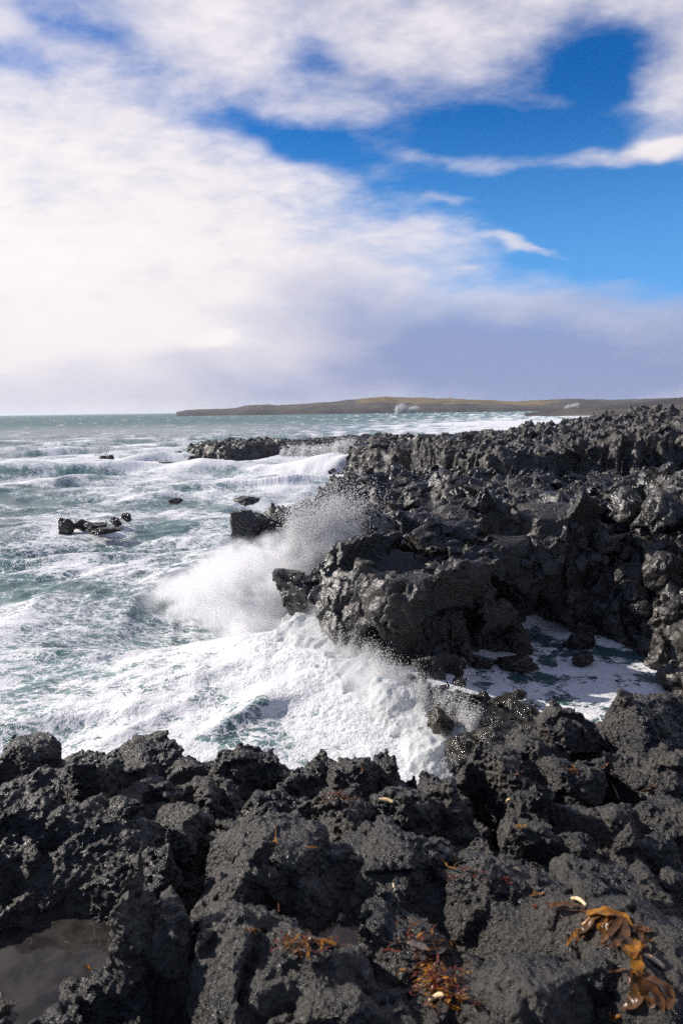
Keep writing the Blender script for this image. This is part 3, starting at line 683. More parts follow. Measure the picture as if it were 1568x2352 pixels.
if on("near"):
    vx = 0.0135
    xs = np.arange(-3.0, 3.4, vx, dtype=f32); ys = np.arange(0.95, 5.3, vx, dtype=f32); zs = np.arange(5.35, 6.75, vx, dtype=f32)
    X, Y = np.meshgrid(xs, ys, indexing='ij'); x, y = X.ravel().astype(float), Y.ravel().astype(float)
    h, knob, own = near_height(x, y)
    ov = y - lip_at(x, y); h = h - np.where(ov > 0, ov * 2.0 + ov * ov * 6, 0)
    h = h.reshape(X.shape); gx, gy = np.gradient(h, vx)
    gn = np.sqrt(1 + np.clip(gx * gx + gy * gy, 0, 6)).astype(f32); h = h.astype(f32)
    S = np.clip((zs[None, None, :] - h[:, :, None]) / gn[:, :, None], -.12, .12)
    idx = np.nonzero(np.abs(S) < 0.11)
    P = np.column_stack([xs[idx[0]], ys[idx[1]], zs[idx[2]]])
    wv = np.stack([perlin(P * 4, 171), perlin(P * 4 + 7, 172), perlin(P * 4 + 13, 173)], -1) * 0.05
    Pw = P + wv
    kk = knob.reshape(X.shape)[idx[0], idx[1]]
    dd = facet(P * np.array([3.4, 3.4, 4.2], f32) + wv * 5, 176, .075, .03, .018, .05) + facet(Pw * 9.5, 177, .020, .008, .005, .1) + fbm(Pw * 3.4, 141, 3, .5) * 0.014
    g1, g2, c2 = worley(Pw * 15.5, 155)
    dd = dd + (g1 - 0.5) * 0.060 * np.clip(kk - .4, 0, 1)
    S[idx] += dd.astype(f32)
    for ax in range(3):
        sl0 = [slice(None)] * 3; sl0[ax] = 0; S[tuple(sl0)] = 0.01; sl0[ax] = -1; S[tuple(sl0)] = 0.01
    V, Q = vdb_mesh(S, (xs[0], ys[0], zs[0]), vx); del S
    V, Q = subdiv(V, Q); V = smooth_mesh(V, Q, 1, .5)
    n = vnormals(V, Q)
    ix = np.clip(((V[:, 0] - xs[0]) / vx).round().astype(int), 0, len(xs) - 1); iy = np.clip(((V[:, 1] - ys[0]) / vx).round().astype(int), 0, len(ys) - 1)
    kn = knob.reshape(X.shape)[ix, iy]; ow = own.reshape(X.shape)[ix, iy]
    g1, g2, c2 = worley(V * 36, 157); k1, k2, c3 = worley(V * 75, 158)
    d = (0.5 - g1) * 0.020 * (0.30 + kn) + (.5 - k1) * 0.009 + fbm(V * 60, 161, 2) * 0.004
    V = V - n * d[:, None]
    keep = np.all(V[Q][:, :, 2] > 5.42, axis=1) & (Q.min(1) >= 0); Q = Q[keep]
    lab = ow[Q[:, 0]]
    lab = np.where(np.isin(lab, list(BOULDER)), lab, -1)
    for L in [-1] + list(BOULDER):
        q = Q[lab == L]
        if len(q) < 50: continue
        uq, iv = np.unique(q, return_inverse=True); me = mesh_np("ground" if L < 0 else "lava_boulder", V[uq], iv.reshape(q.shape))
        if L < 0: GROUND = link("ground", me, M_near, kind="structure")
        else: link("lava_boulder", me, M_near, category="boulder", label=BOULDER[L], group="lava rocks of the near ledge")
    # the ledge beyond the close part: coarser rock, and the cliff below the lip
    def led(P):
        return (facet(P / np.array([.9, .9, 1.2], f32), 181, .35, .3, .06) + facet(P / .35, 183, .12, .1, .03) + fbm(P * 1.2, 185, 3) * .10).astype(f32)
    edge = [(p[0], p[1] - 0.30) for p in LIP[1:-1]]
    near_blocks = [([(-24, -12)] + [(-24, 4.0)] + edge + [(13, 14), (16, -12)], lambda X, Y: np.where((X > -3.1) & (X < 3.5) & (Y > .9), 5.50, 6.0 - 0.0 * Y) + 0.25 * (X > 3.5), 0.12)]
    Vc, Qc = solid(near_blocks, (-25, -6, -.8), (15, 13, 7.0), 0.10, led, 191)
    link("terrain", mesh_np("terrain", Vc, Qc), M_mid, kind="structure")
bpy.context.view_layer.update()
DG = bpy.context.evaluated_depsgraph_get()
def hit(u, v, names=None):                   # first surface under a photo position
    d = Vector(ray(u, v)).normalized(); o = Vector((0, 0, H))
    ok, loc, nor, fi, ob, mt = sc.ray_cast(DG, o, d)
    return (np.array(loc), np.array(nor), ob.name) if ok else None
def drop_on(x, y, z0=8.5):
    ok, loc, nor, fi, ob, mt = sc.ray_cast(DG, Vector((x, y, z0)), Vector((0, 0, -1)))
    return (np.array(loc), np.array(nor)) if ok else None

# ------------------------------------------------------------------ single rocks
def quad_sphere(n):
    V, Q = [], []; t = np.tan(np.linspace(-math.pi / 4, math.pi / 4, n)); a, b = np.meshgrid(t, t, indexing='ij'); a, b = a.ravel(), b.ravel(); o = np.ones_like(a)
    for k, f in enumerate([(o, a, b), (-o, b, a), (b, o, a), (a, -o, b), (a, b, o), (b, a, -o)]):
        V.append(np.column_stack(f)); Q.append(grid_faces(n, n) + k * n * n)
    V = np.concatenate(V); V /= np.linalg.norm(V, axis=1, keepdims=True); return V, np.concatenate(Q)
QS = {}
def rock(name, loc, size, seed, mat, n=26, rot=0.0, nplanes=14, rough=0.06, knob=0.03, **props):
    if n not in QS: QS[n] = quad_sphere(n)
    D_, Q = QS[n]; r = np.random.default_rng(seed); Nn = r.normal(size=(nplanes, 3)); Nn /= np.linalg.norm(Nn, axis=1, keepdims=True)
    off = 0.62 + 0.33 * r.random(nplanes); den = D_ @ Nn.T
    rad = np.min(np.where(den > 0.05, off / np.maximum(den, .05), 9), axis=1); rad = np.minimum(rad, 1.05)
    V = D_ * rad[:, None]
    V = V * (1 + rough * 1.6 * fbm(V * 1.6 + seed, seed, 4, .6)[:, None])
    V = V * (1 + facet(V * 1.7 + seed, seed, .16, .10, -.04, .1) + facet(V * 4.5 + seed, seed + 1, knob * 1.6, knob))[:, None]
    ca, sa = math.cos(rot), math.sin(rot); V = V * np.array(size); V = np.column_stack([V[:, 0] * ca - V[:, 1] * sa, V[:, 0] * sa + V[:, 1] * ca, V[:, 2]])
    return link(name, mesh_np(name, V, Q), mat, loc=tuple(loc), **props)
if on("rocks"):
    SEA_ROCKS = [(150, 1196, 20, 17, "tallest round black rock of the cluster standing in the surf on the left"), (186, 1199, 15, 9, "small dark rock just right of the round one in the left cluster"),
                 (220, 1203, 26, 8, "long low black rock in the middle of the left cluster in the surf"), (266, 1192, 16, 9, "dark rock near the right end of the left cluster in the surf"),
                 (290, 1183, 14, 7, "topmost small rock at the right end of the left cluster"), (240, 1215, 34, 5, "nearly drowned flat rock in front of the left cluster"),
                 (404, 1147, 18, 4, "thin black rock almost awash in the open water"), (568, 1146, 34, 8, "low jagged black rock alone in the foam left of the headland"),
                 (252, 1046, 9, 8, "upright small rock with spray breaking behind it, far out on the left"), (238, 1048, 11, 5, "flat rock beside the upright one far out on the left"),
                 (376, 1063, 26, 4, "long brown rock barely above the foam in front of the reef"), (305, 1062, 18, 3, "sliver of rock awash left of the long brown one"),
                 (408, 1037, 10, 3, "tiny black rock just off the left end of the reef"), (442, 1035, 13, 6, "small rock at the foot of the reef's left tip"),
                 (444, 1048, 14, 6, "square rock in the foam below the reef's left tip"), (488, 1045, 12, 9, "black stack fallen from the reef's left end"), (470, 1047, 10, 7, "small black block between the reef stacks")]
    for i, (u, v, ru, rv, lb) in enumerate(SEA_ROCKS):
        x, y = W(u, v + rv * 0.8, 0.05); dep = math.hypot(y, H); sxm = ru / 1568 * dep; hz = rv / 1568 * dep * 1.15
        rock("sea_rock", (x, y + sxm * .3, 0.02), (sxm * 1.15, sxm * 0.8, hz + 0.08), 300 + i, M_wet if y < 60 else M_far, 26, rot=i * .7, rough=.14, knob=.05, category="sea rock", label=lb, group="rocks awash in the surf")
    POOL = [(1332, 1470, 34, 16, "dark pointed rock standing in the middle of the foamy pool"), (1340, 1512, 30, 10, "low wet rock surrounded by foam in the pool"),
            (1190, 1522, 52, 12, "long dark rock half drowned at the left side of the foamy pool"), (1100, 1520, 30, 9, "small dark rock under the overhang beside the pool"),
            (1190, 1590, 20, 8, "rounded brown rock on the near rim of the pool"), (900, 1555, 60, 30, "wet black boulder at the foot of the headland in the white water"),
            (960, 1580, 40, 26, "steep wet rock where water streams off beneath the headland"), (1545, 1640, 40, 30, "dark boulder behind the right-hand outcrop by the pool")]
    for i, (u, v, ru, rv, lb) in enumerate(POOL):
        x, y = W(u, v + rv * .7, 0.15); dep = math.hypot(y, H); sxm = ru / 1568 * dep; hz = rv / 1568 * dep * 1.5
        rock("pool_rock", (x, y + sxm * .3, 0.15), (sxm, sxm * .8, hz), 340 + i, M_wet, 30, rot=i * .9, rough=.12, category="rock", label=lb, group="wet rocks in and around the pool")
    BLK = [(1440, 1195, 46, "tall pale-topped basalt block leaning against the cove's back wall"), (1512, 1205, 52, "big square basalt column stump at the right edge above the cove"),
           (1390, 1260, 30, "dark angular block just below the leaning pale-topped one"), (1520, 1330, 46, "large grey sunlit boulder at the right edge, half way down the cove slope"), (1500, 1270, 34, "grey boulder between the column stump and the large sunlit boulder"),
           (1450, 1380, 30, "flat-topped boulder in the lower half of the cove slope"), (1540, 1420, 34, "dark boulder at the right edge near the foot of the cove slope")]
    rr = np.random.default_rng(77)
    def blk_label(u, v, s_):
        sz = "large" if s_ > 19 else ("middling" if s_ > 14 else "small")
        row = "high on the cove slope" if v < 1275 else ("half way down the cove slope" if v < 1360 else "low on the cove slope")
        col = "by the headland" if u < 1370 else ("under the leaning block" if u < 1470 else "near the right edge")
        return f"{sz} block {row}, {col}"
    for k in range(46):
        BLK.append((1290 + 280 * rr.random(), 1215 + 240 * rr.random(), 10 + 17 * rr.random() ** 1.5, None))
    blk_objs = {}
    for i, (u, v, s_, lb) in enumerate(BLK):
        hh = hit(u, v)
        if hh is None or hh[0][1] > 34 or hh[0][1] < 12 or hh[0][2] < 0.15: continue
        p = hh[0]; dep = np.linalg.norm(p - np.array([0, 0, H])); s_m = s_ / 1568 * dep
        ob_ = rock("fallen_block", p + np.array([0, 0.1 * s_m, 0.15 * s_m]), (s_m, s_m * .85, s_m * (.8 + .5 * rr.random())), 400 + i, M_mid, 28 if s_ > 25 else 20, rot=rr.random() * 3, nplanes=9, rough=.05, knob=.02,
             category="boulder", label=lb or blk_label(u, v, s_), group="fallen basalt blocks of the cove")
        if not lb: blk_objs.setdefault(ob_['label'], []).append((u, ob_))
    for lb_, L_ in blk_objs.items():
        L_.sort(key=lambda q: q[0]); words_ = {1: [""], 2: [", left of the two", ", right of the two"], 3: [", left of three", ", middle of three", ", right of three"]}
        nth = words_.get(len(L_)) or [f", {w_} from the left" for w_ in ("first", "second", "third", "fourth", "fifth", "sixth", "seventh", "eighth", "ninth")]
        for (u_, o_), w_ in zip(L_, nth): o_['label'] = lb_ + w_
    rub = []
    for k in range(70):
        u, v = 1150 + 420 * rr.random(), 1085 + 38 * rr.random()
        hh = hit(u, v)
        if hh is None or hh[0][1] < 42 or hh[0][1] > 75: continue
        p = hh[0]; dep = np.linalg.norm(p); s_m = (6 + 9 * rr.random()) / 1568 * dep
        ob_ = rock("fallen_block", p + np.array([0, 0, 0.1 * s_m]), (s_m, s_m * .8, s_m * .7), 500 + k, M_far, 14, rot=rr.random() * 3, nplanes=9, rough=.05,
             category="boulder", label="sunlit broken block in the rubble at the foot of the columnar cliff", group="rubble below the columnar cliff"); rub.append((u, ob_))
    rub.sort(key=lambda q: q[0])
    for (u_, o_), w_ in zip(rub, ("first", "second", "third", "fourth", "fifth", "sixth", "seventh", "eighth", "ninth", "tenth", "eleventh", "twelfth")):
        o_['label'] = f"{w_} broken block from the left at the foot of the columnar cliff"

# ------------------------------------------------------------------ the breaking wave: froth, drops, mist
def tet_cloud(P, r, jit=0.0):
    n = len(P); g = np.random.default_rng(12)
    base = np.array([[1, 0, 0], [-1, 0, 0], [0, 1, 0], [0, -1, 0], [0, 0, 1], [0, 0, -1]], f32)
    V = (P[:, None, :] + base[None] * r[:, None, None] * (0.8 + 0.4 * g.random((n, 6, 1)))).reshape(-1, 3)
    f = np.array([[0, 2, 4], [2, 1, 4], [1, 3, 4], [3, 0, 4], [2, 0, 5], [1, 2, 5], [3, 1, 5], [0, 3, 5]])
    return V, (f[None] + 6 * np.arange(n)[:, None, None]).reshape(-1, 3)
if on("splash"):
    g = np.random.default_rng(21)
    blobs = []
    for u, v, y, r_ in [(560, 1480, 22.6, .6), (640, 1490, 22.0, .9), (700, 1470, 21.9, 1.0), (715, 1410, 23.0, .85), (690, 1350, 24.4, .9), (745, 1310, 24.9, .6), (760, 1530, 20.3, .95), (740, 1570, 19.6, .8), (830, 1575, 19.0, .95), (800, 1620, 18.3, .8),
                        (880, 1620, 17.8, .9), (930, 1620, 17.5, .75), (920, 1680, 16.8, .85), (985, 1680, 16.6, .75), (1010, 1720, 15.9, .75), (1060, 1720, 15.7, .6), (960, 1750, 15.4, .75), (1010, 1790, 14.8, .65), (640, 1410, 24.4, .8), (600, 1390, 25.6, .6),
                        (780, 1470, 21.0, .55), (850, 1530, 19.3, .5)]:
        blobs.append((D(u, v, y), r_))
    lo = (-5.5, 12.5, -0.5); vx = 0.06
    xs = np.arange(lo[0], 5, vx, dtype=f32); ys = np.arange(lo[1], 28, vx, dtype=f32); zs = np.arange(lo[2], 3.6, vx, dtype=f32)
    X, Y, Z = np.meshgrid(xs, ys, zs, indexing='ij'); fld = np.zeros(X.shape, f32)
    for (cx, cy, cz), r_ in blobs:
        sl = tuple(slice(max(0, int((c - 2.2 * r_ - o) / vx)), int((c + 2.2 * r_ - o) / vx)) for c, o in ((cx, lo[0]), (cy, lo[1])))
        q = ((X[sl] - cx) ** 2 + (Y[sl] - cy) ** 2) / (r_ * r_) + (np.maximum(Z[sl] - cz, 0) / (r_ * .8)) ** 2
        fld[sl] += np.exp(-q * 1.4)
    S = (0.42 - fld) * 0.9
    idx = np.nonzero(np.abs(S) < .36); P = np.column_stack([xs[idx[0]], ys[idx[1]], zs[idx[2]]])
    wv = np.stack([perlin(P * 1.1, 271), perlin(P * 1.1 + 7, 272), perlin(P * 1.1 + 13, 273)], -1) * 0.4
    S[idx] += (fbm((P + wv) * np.array([1.1, 1.1, 0.8]), 275, 5, .52) * 0.34).astype(f32)
    for ax in range(3):
        sl0 = [slice(None)] * 3; sl0[ax] = 0; S[tuple(sl0)] = 0.01; sl0[ax] = -1; S[tuple(sl0)] = 0.01
    V, Q = vdb_mesh(S, lo, vx); del S, X, Y, Z, fld
    V, Q = subdiv(V, Q); V = smooth_mesh(V, Q, 1, .5)
    n = vnormals(V, Q); V = V - n * (fbm(V * np.array([5, 5, 3.5]), 283, 4, .6) * .03)[:, None]
    link("breaking_wave", mesh_np("breaking_wave", V, Q), M_splash, kind="stuff", label="white breaking wave heaped against the headland", category="wave")
    # drops thrown up in jets
    PP, RR = [], []
    def jets(path, n, h0, h1, lean, per, spread, r0, r1, side=0.25):
        path = np.array(path, float); t = g.random(n) * (len(path) - 1); k = np.minimum(t.astype(int), len(path) - 2); b = path[k] * (1 - (t - k))[:, None] + path[k + 1] * (t - k)[:, None]
        for j in range(n):
            hgt = (h0 + (h1 - h0) * g.random() ** 1.6) * (0.5 + b[j, 3]); T = 2 * math.sqrt(2 * hgt / 9.8); v0 = np.array([lean[0] + g.normal() * side, lean[1] + g.normal() * side, math.sqrt(2 * 9.8 * hgt)])
            m = int(per * (0.3 + g.random())); tt = T * (0.04 + 0.62 * g.random(m) ** 0.8)
            p = b[j, :3] + v0 * tt[:, None] * (1 + g.normal(size=(m, 1)) * .07) + np.array([0, 0, -4.9]) * (tt ** 2)[:, None] + g.normal(size=(m, 3)) * spread * (0.25 + tt[:, None] * 1.3)
            PP.append(p); RR.append(r0 + (r1 - r0) * g.random(m) ** 3)
    p3 = lambda u, v, y, k=0.5: D(u, v, y) + (k,)
    jets([p3(660, 1420, 24.5, .9), p3(720, 1400, 24.6, 1.0), p3(790, 1330, 25.6, .7)], 700, 0.4, 2.6, (0.55, 0.1), 480, .12, .006, .026, .5)
    jets([p3(560, 1440, 25, .5), p3(640, 1430, 24.6, .7), p3(700, 1420, 24.0, .8)], 380, 0.3, 2.0, (0.0, 0.1), 380, .2, .005, .018, .5)
    jets([p3(730, 1500, 21.5, .5), p3(800, 1560, 19.6, .6), p3(870, 1600, 18.3, .6), p3(960, 1660, 17.0, .5), p3(1050, 1710, 15.9, .45), p3(1080, 1740, 15.4, .3)], 520, 0.15, 1.1, (0.35, 0.1), 300, .07, .004, .016, .35)
    jets([p3(560, 1500, 22, .4), p3(740, 1560, 19.5, .5), p3(900, 1690, 16.5, .5), p3(1020, 1790, 14.5, .4)], 260, 0.1, .6, (0.0, 0.0), 200, .09, .004, .014, .4)
    jets([p3(215, 1052, 118, .7), p3(245, 1050, 118, 1)], 40, 1.0, 3.0, (1, 0), 160, .25, .02, .07, .9)
    jets([p3(640, 1048, 116, .2), p3(745, 1050, 112, .5), p3(800, 1048, 108, .8)], 140, 0.4, 1.9, (1, 0), 260, .3, .02, .09, .9)
    jets([p3(914, 948, 1640, .8), p3(922, 948, 1640, 1.2)], 90, 1, 9, (1.5, 0), 420, 1.6, .25, .7, 2.5)
    jets([p3(942, 948, 1640, .5), p3(950, 948, 1640, .8)], 60, 1, 7, (1.5, 0), 420, 1.6, .25, .7, 2.5)
    jets([p3(1298, 945, 900, .6), p3(1318, 944, 900, 1.2)], 110, .8, 4.5, (2, 0), 420, .7, .12, .35, 1.5)
    P = np.concatenate(PP); R_ = np.concatenate(RR); ok = P[:, 2] > -.2; P, R_ = P[ok], R_[ok]
    V, F_ = tet_cloud(P, R_)
    print("drops", len(P))
    link("spray", mesh_np("spray", V, F_, True), M_drop, kind="stuff", label="white spray drops thrown up in front of the headland", category="spray")
if on("mist"):
    # fine mist drifting from the burst
    m, t, out = material("mist"); pos = t.new('ShaderNodeNewGeometry').outputs['Position']
    acc = t.math('ADD', 0.0, 0.0)
    wpos = t.vmath('ADD', pos, t.scale(t.vmath('SUBTRACT', t.noise(pos, 0.75, 5, 0.62, out=1), (.5, .5, .5)), 3.0))
    for u, v, y, rx, rz, a in [(450, 1365, 26.0, 1.5, .7, .95), (560, 1335, 25.6, 1.3, .95, 1.2), (640, 1340, 25.2, 1.1, .95, 1.3), (620, 1425, 24.4, 1.6, .6, 1.3), (710, 1300, 25.0, .95, .95, 1.4), (775, 1265, 25.2, .85, .75, 1.5), (700, 1400, 24.2, .9, .9, 1.6),
                               (740, 1470, 21.9, .8, .8, 1.2), (800, 1520, 20.2, .7, .6, .8), (860, 1580, 18.7, .8, .5, .6), (930, 1640, 17.4, .8, .5, .5), (1010, 1720, 16.0, .7, .45, .45), (560, 1220, 26.5, .6, .6, .0)]:
        c = D(u, v, y); mm = t.mapping(wpos, c, (0, 0, 0), (rx, 1.3, rz), 'TEXTURE')
        acc = t.math('MULTIPLY_ADD', t.math('POWER', 0.36788, t.vmath('DOT_PRODUCT', mm, mm, out=1)), a, acc)
    nz = t.noise(pos, 0.9, 5, 0.6, 0.5)
    dens = t.math('MULTIPLY', t.math('MAXIMUM', t.math('SUBTRACT', acc, 0.08), 0.0), t.ramp(nz, 0.40, 0.58, 0.12, 1.0))
    vp = t.new('ShaderNodeVolumePrincipled'); vp.inputs['Color'].default_value = (0.97, 0.97, 0.98, 1); t.put(vp.inputs['Density'], t.math('MULTIPLY', dens, 7.5)); vp.inputs['Anisotropy'].default_value = 0.0
    t.l.new(vp.outputs[0], out.inputs[1])
    a, b = (-9.5, 14.5, 0.1), (3.4, 30, 5.2)
    Vb = np.array([[x, y, z] for x in (a[0], b[0]) for y in (a[1], b[1]) for z in (a[2], b[2])]); Fb = np.array([[0, 1, 3, 2], [4, 6, 7, 5], [0, 4, 5, 1], [2, 3, 7, 6], [0, 2, 6, 4], [1, 5, 7, 3]])
    link("mist", mesh_np("mist", Vb, Fb, False), m, kind="stuff", label="soft white mist drifting off the breaking wave", category="mist")
    sc.cycles.volume_step_rate = 1.0; sc.cycles.volume_max_steps = 64

# ------------------------------------------------------------------ tide pools on the ledge
def water_mat(name, col, alpha=0.5):
    m, t, out = material(name); pos = t.new('ShaderNodeNewGeometry').outputs['Position']
    g_ = t.new('ShaderNodeBsdfGlass'); g_.inputs['IOR'].default_value = 1.33; g_.inputs['Roughness'].default_value = 0.0; g_.inputs['Color'].default_value = (.55, .45, .33, 1)
    t.put(g_.inputs['Normal'], t.bump(t.noise(pos, 6, 3, .5), 0.15, .01))
    d = t.new('ShaderNodeBsdfDiffuse'); t.put(d.inputs[0], t.mix(t.ramp(t.noise(pos, 7, 6, .65, .6), .4, .62), col, tuple(c * .45 for c in col)))
    gl = t.new('ShaderNodeBsdfGlossy'); gl.inputs['Roughness'].default_value = 0.03; t.put(gl.inputs['Normal'], t.bump(t.noise(pos, 5, 3, .5), 0.1, .01))
    fz = t.new('ShaderNodeFresnel'); fz.inputs[0].default_value = 1.4
    m1 = t.new('ShaderNodeMixShader'); t.put(m1.inputs[0], fz.outputs[0]); t.l.new(d.outputs[0], m1.inputs[1]); t.l.new(gl.outputs[0], m1.inputs[2])
    t.l.new(m1.outputs[0], out.inputs[0]); return m
if on("near"):
    M_pool = water_mat("pool_water", (0.052, 0.046, 0.043)); M_sand = water_mat("wet_pink_sand", (0.30, 0.21, 0.17))
    for u, v, ru, rv, pc, mm in [(90, 2230, 230, 185, 42, M_pool), (700, 1832, 80, 32, 35, M_pool), (490, 1975, 45, 38, 35, M_pool), (770, 2200, 110, 62, 25, M_sand), (1045, 2325, 100, 62, 28, M_sand)]:
        cx, cy = W(u, v, plat(2.5)); cx, cy = W(u, v, plat(cy) - .1); z0 = plat(cy) - .1
        dep = math.hypot(cy, H - z0); a_ = ru / 1568 * dep; b_ = rv / 1568 * dep * dep / (H - z0); st = 0.02
        gx = np.arange(cx - a_, cx + a_, st); gy = np.arange(cy - b_, cy + b_, st); Hm = np.full((len(gy), len(gx)), 9.0)
        for j in range(len(gy)):
            for i in range(len(gx)):
                if ((gx[i] - cx) / a_) ** 2 + ((gy[j] - cy) / b_) ** 2 > 1: continue
                d_ = drop_on(gx[i], gy[j], 7.2); Hm[j, i] = d_[0][2] if d_ else 9
        eg = (Hm < 8.5); inner = eg.copy(); inner[1:-1, 1:-1] = eg[1:-1, 1:-1] & eg[:-2, 1:-1] & eg[2:, 1:-1] & eg[1:-1, :-2] & eg[1:-1, 2:]; rim = eg & ~inner
        if u > 200:
            while pc > 3 and (Hm[rim] < np.percentile(Hm[eg], pc)).sum() > 2: pc -= 2
        z0 = np.percentile(Hm[eg], pc); wet = (Hm < z0 + .004); w2 = wet.copy()
        w2[1:] |= wet[:-1]; w2[:-1] |= wet[1:]; w2[:, 1:] |= wet[:, :-1]; w2[:, :-1] |= wet[:, 1:]
        GX, GY = np.meshgrid(gx, gy); cell = w2[:-1, :-1] & w2[1:, :-1] & w2[:-1, 1:] & w2[1:, 1:]
        Ff = grid_faces(len(gy), len(gx))[cell.ravel()]; uq, iv = np.unique(Ff, return_inverse=True); Vv = np.column_stack([GX.ravel(), GY.ravel(), np.full(GX.size, z0)])[uq]
        link("water" if mm is M_pool else "sand", mesh_np("water", Vv, iv.reshape(Ff.shape)), mm, kind="structure")

# ------------------------------------------------------------------ kelp and flotsam
def weed_mat(name, c1, c2, trans=0.35, sc_=30):
    m, t, out = material(name); pos = t.new('ShaderNodeNewGeometry').outputs['Position']
    col = t.mix(t.ramp(t.noise(pos, sc_, 4, .6), .38, .62), c1, c2)
    p = t.new('ShaderNodeBsdfPrincipled'); t.put(p.inputs['Base Color'], col); p.inputs['Roughness'].default_value = 0.32
    tr = t.new('ShaderNodeBsdfTranslucent'); t.put(tr.inputs[0], col); mx = t.new('ShaderNodeMixShader'); mx.inputs[0].default_value = trans
    t.l.new(p.outputs[0], mx.inputs[1]); t.l.new(tr.outputs[0], mx.inputs[2]); t.l.new(mx.outputs[0], out.inputs[0]); return m
def path3(uvs, lift=0.008, n=None):
    # a path measured in the photo, laid on the rock below it
    uvs = np.array(uvs, float); k = len(uvs); n = n or 8 * (k - 1) + 1; tt = np.linspace(0, k - 1, n); out = []
    for q in tt:
        i = min(int(q), k - 2); f = q - i; p0, p1, p2, p3_ = uvs[max(i - 1, 0)], uvs[i], uvs[i + 1], uvs[min(i + 2, k - 1)]
        c = .5 * ((2 * p1) + (-p0 + p2) * f + (2 * p0 - 5 * p1 + 4 * p2 - p3_) * f * f + (-p0 + 3 * p1 - 3 * p2 + p3_) * f ** 3)
        h_ = hit(c[0], c[1])
        if h_ is not None and out and abs(h_[0][2] - out[-1][2]) > .05: h_ = (np.array([*h_[0][:2], out[-1][2] - .02]), 0, 0)
        out.append(h_[0] if h_ is not None and h_[0][1] < 6 else (out[-1] if out else np.array(D(c[0], c[1], 2.5))))
    P = np.array(out); z = P.copy()
    for _ in range(2): z[1:-1] = (z[:-2] + z[1:-1] * 2 + z[2:]) / 4
    z[:, 2] = np.maximum(z[:, 2], P[:, 2]) + lift; return z
def ribbon(uvs, w, g, lift=0.008, ruf=0.3, across=5, tip=0.15, base=0.3, fat=0.0):
    P = path3(uvs, lift); n = len(P); T = np.gradient(P, axis=0); T /= np.maximum(np.linalg.norm(T, axis=1, keepdims=True), 1e-6)
    S_ = np.cross(T, [0, 0, 1]); S_ /= np.maximum(np.linalg.norm(S_, axis=1, keepdims=True), 1e-6); Nn = np.cross(S_, T)
    s_ = np.linspace(0, 1, n); wd = w * (base + (1 - base) * np.sin(np.pi * np.clip(s_ * .75 + .12, 0, 1))) * (tip + (1 - tip) * (1 - s_ ** 4)); wd = wd * .55 * (1 + .12 * np.sin(s_ * 14 + g.random() * 6)); ruf = ruf * .35
    V = []; ph = g.random() * 6
    for j in range(across):
        q = j / (across - 1) * 2 - 1
        V.append(P + S_ * (wd * q / 2)[:, None] + Nn * ((np.abs(q) * ruf * wd * np.sin(s_ * 17 + ph + q * 1.5) * .5 + .12 * wd * q * q))[:, None])
    V = np.stack(V, 1).reshape(-1, 3); return V, grid_faces(n, across)
def tube(P, r, n=8):
    P = np.array(P, float); m = len(P); r = np.broadcast_to(r, m); T = np.gradient(P, axis=0); T /= np.maximum(np.linalg.norm(T, axis=1, keepdims=True), 1e-6)
    a = np.cross(T, [0.1, 0.2, 1]); a /= np.linalg.norm(a, axis=1, keepdims=True); b = np.cross(T, a); th = np.linspace(0, 2 * np.pi, n, endpoint=False)
    V = (P[:, None] + r[:, None, None] * (np.cos(th)[None, :, None] * a[:, None] + np.sin(th)[None, :, None] * b[:, None])).reshape(-1, 3)
    F_ = [[i * n + j, i * n + (j + 1) % n, (i + 1) * n + (j + 1) % n, (i + 1) * n + j] for i in range(m - 1) for j in range(n)]
    for e in (0, m - 1):
        V = np.vstack([V, P[e]]); F_ += [[e * n + j, e * n + (j + 1) % n, len(V) - 1, len(V) - 1] for j in range(n)]
    return V, np.array(F_)
def merge(parts):
    V, F_, o = [], [], 0
    for v, f in parts: V.append(v); F_.append(f + o); o += len(v)
    return np.concatenate(V), np.concatenate(F_)
